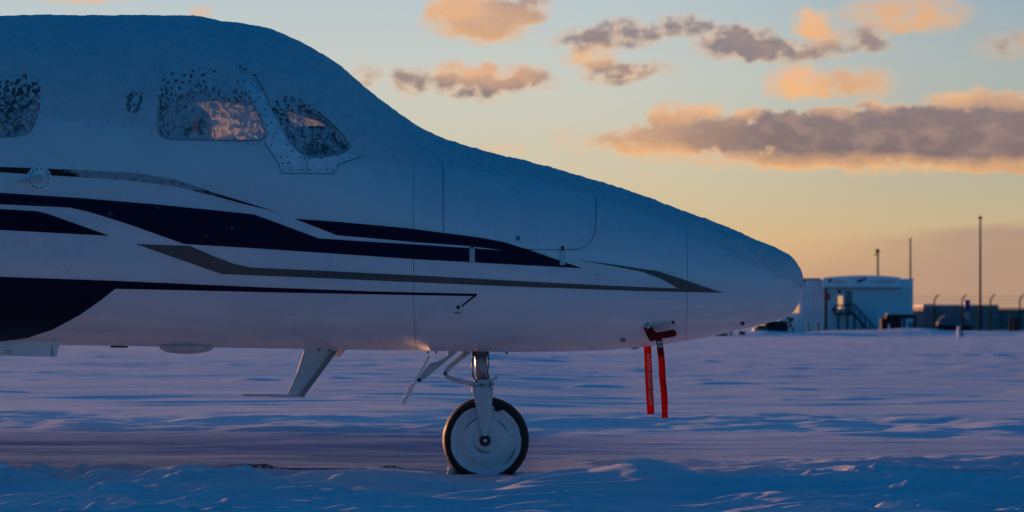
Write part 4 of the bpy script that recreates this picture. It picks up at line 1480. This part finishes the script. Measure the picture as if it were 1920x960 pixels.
fp = fence_post(1752).build('post', B['dark'], fence, True)
for px in (1645, 1698.5, 1804, 1857, 1912, 1964, 2017, 2070):
    o = fp.copy(); COL.objects.link(o)
    o.location = fp.location + Vector(((px - 1752) * DF / FPX, 0, 0))
MB().tube([PT(1759, 626, DF), PT(1752, 600, DF)], .06, 6).build('brace', B['dark'], fence)
for py, dx_ in ((556, 5), (562.5, 1), (569, 0)):
    MB().tube([PT(1645 + dx_, py, DF - .02), PT(2075 + dx_, py, DF - .02)], .016, 4).build('barbed_wire', B['steel'], fence)
wm = MB()
for i in range(300):
    px = 1645 + i * 1.43
    wm.tube([PT(px, 626, DF - .03), PT(px, 577, DF - .03)], .022, 4, False)
for py in (577, 588, 600, 612, 624):
    wm.tube([PT(1645, py, DF - .05), PT(2075, py, DF - .05)], .016, 4, False)
wm_o = wm.build('wire_mesh', B['dark'], fence)
wm_o['kind'] = 'stuff'

# buildings beyond the fence
DL = 390.0
tb = root_at('terminal_building', 1800, 618, DL, 'long low reddish building behind the fence with a dark end block', 'building')
part('wall', (1751, 622), (1872, 573.5), DL, 20, 'brick', tb)
part('roof', (1751, 573.5), (1872.5, 571.5), DL - .2, 20.5, 'grey', tb)
part('end_block', (1731, 622), (1751.5, 570.5), DL - 2, 18, 'grey', tb)
part('low_wing', (1872, 622), (2060, 583), DL + 4, 16, 'brick', tb)
part('wing_roof', (1872, 583), (2061, 580.5), DL + 3.8, 16.5, 'grey', tb)
for px in (1764, 1783, 1797, 1826, 1846, 1862):
    w_ = part('window', (px, 584.5), (px + 6, 576.5), DL - .1, .3, 'wall', tb)
    part('pane', (px + 2, 583.5), (px + 4.5, 577.5), DL - .2, .08, 'glass', w_)
hut = root_at('low_hut', 1723, 620, 360, 'low brownish hut between the fuel office and the long reddish building', 'building')
part('wall', (1708, 624), (1733, 585), 360, 8, 'brick', hut)
part('roof', (1707, 585), (1734, 583), 359.8, 8.4, 'grey', hut)

# snow covered car beyond the fence
DCAR = 325.0
car = root_at('parked_car', 1788, 622, DCAR, 'snow-covered car tinted a shady blue, parked just beyond the fence', 'car')
MB().prism([XZ(a, b, DCAR) for a, b in ((1757, 622), (1757, 609), (1819, 609), (1822, 613), (1822, 622))], DCAR - CAM_D, DCAR - CAM_D + 1.8, .08).build('body', B['dark'], car)
MB().prism([XZ(a, b, DCAR) for a, b in ((1757, 610), (1760, 603), (1767, 595), (1774, 590), (1790, 588.5), (1804, 590), (1812, 596), (1819, 605), (1821, 611))], DCAR - CAM_D - .06, DCAR - CAM_D + 1.86, .10).build('cabin', B['shaded_snow'], car, False)
for px in (1769, 1811):
    c = PT(px, 619, DCAR)
    MB().lathe_y((c.x, c.y - .02, c.z), [(.0, 0), (.20, 0), (.34, .02), (.34, .2), (0, .2)], 20).build('wheel', B['dark'], car, True)
mp = root_at('vent_stack', 1813, 620, 335, 'pale upright stack with a deep blue top, rising just behind the snowed-in car', 'vent')
MB().tube([PT(1813.5, 624, 335), PT(1813.5, 583, 335)], .26, 14).build('pipe', B['wall'], mp, True)
MB().tube([PT(1813.5, 584, 335), PT(1813.5, 564.5, 335), PT(1813.5, 562, 335)], [.34, .34, .26], 14).build('cap', B['blue'], mp, True)
ub = root_at('utility_cabinet', 1903, 624, 296, 'dark slatted cabinet by the fence at the right edge of the frame', 'cabinet')
for px in (1895, 1901, 1906):
    part('slat', (px, 625), (px + 3.6, 597), 296, .5, 'dark', ub)
part('post', (1893.2, 625), (1895, 588), 295.8, .3, 'dark', ub)
part('lid', (1895, 597), (1910, 595.5), 295.9, .7, 'dark', ub)

# sign post on a snowy block in front of the fence
DP = 205.0
sp = root_at('sign_post', 1801, 638, DP, 'thin post beside a narrow white panel on a snowy block in front of the fence', 'sign')
MB().tube([PT(1804, 638.5, DP), PT(1804, 604, DP)], .055, 8).build('post', B['dark'], sp, True)
part('panel', (1795, 637), (1800.5, 611), DP + .1, .10, 'fascia', sp)
p0, p1 = PT(1784, 640, DP - .3), PT(1812, 635.5, DP - .3)
MB().box((p0.x, p0.y, p0.z - .05), (p1.x, p1.y + .9, p1.z - .03), .05).build('base_block', B['steel'], sp)
p0, p1 = PT(1807, 641, DP - .5), PT(1817, 637.5, DP - .5)
MB().box((p0.x, p0.y, p0.z - .03), (p1.x, p1.y + .3, p1.z), .03).build('weight', B['dark'], sp)

# tow tractor and small gear half hidden by the nose
DT = 224.0
tt = root_at('tow_tractor', 1450, 634, DT, 'dark snow-flecked tow tractor parked under the tip of the jet nose', 'tractor')
part('body', (1420, 632), (1442, 610), DT, 1.6, 'dark', tt, .05)
part('cab', (1436, 622), (1477, 602), DT, 1.6, 'dark', tt, .06)
part('cab_snow', (1434, 602.2), (1479, 599.4), DT - .05, 1.7, 'snow', tt, .04)
part('grille', (1413, 634), (1431, 616), DT - .1, 1.4, 'steel', tt, .05)
part('fender', (1440, 629), (1476, 621), DT - .08, 1.7, 'wall', tt, .05)
part('tail_light', (1431, 622), (1439, 612), DT - .15, .1, 'warm_brown', tt, .02)
part('step', (1462, 630), (1491, 627.5), DT - .2, .3, 'dark', tt)
for px in (1426, 1452):
    c = PT(px, 627.5, DT - .12)
    MB().lathe_y((c.x, c.y, c.z), [(0, 0), (.12, 0), (.27, .02), (.27, .25), (0, .25)], 20).build('wheel', B['dark'], tt, True)
ld = root_at('step_ladder', 1484, 624, 230, 'small dark step ladder leaning against the container behind the tow tractor', 'ladder')
MB().tube([PT(1475, 593, 230), PT(1488, 622, 230)], .06, 6).build('rail', B['dark'], ld)
MB().tube([PT(1486, 596, 230), PT(1477, 618, 230)], .05, 6).build('rail', B['dark'], ld)
part('platform', (1478, 602), (1488, 596), 230, .5, 'dark', ld)
dm = root_at('steel_drum', 1391, 636, 218, 'upright steel drum left of the tow tractor under the jet nose', 'drum')
MB().tube([PT(1391, 637, 218), PT(1391, 621, 218)], .26, 16).build('shell', B['dark'], dm, True)
MB().tube([PT(1391, 630.5, 218), PT(1391, 629.5, 218)], .275, 16).tube([PT(1391, 626.5, 218), PT(1391, 625.5, 218)], .275, 16).build('hoop', B['steel'], dm, True)
bx_ = root_at('tool_crate', 1358, 636, 216, 'low dark tool crate at the left end of the gear under the nose', 'crate')
part('body', (1342, 637), (1364, 626), 216, .9, 'dark', bx_, .03)
part('lid', (1341, 626.2), (1365, 624), 215.9, 1.0, 'steel', bx_, .02)
po = root_at('bollard', 1370, 636, 217, 'short dark bollard between the tool crate and the steel drum', 'bollard', 'bollards in front of the containers')
MB().tube([PT(1370, 637, 217), PT(1370, 618, 217)], .10, 10).build('post', B['tan'], po, True)
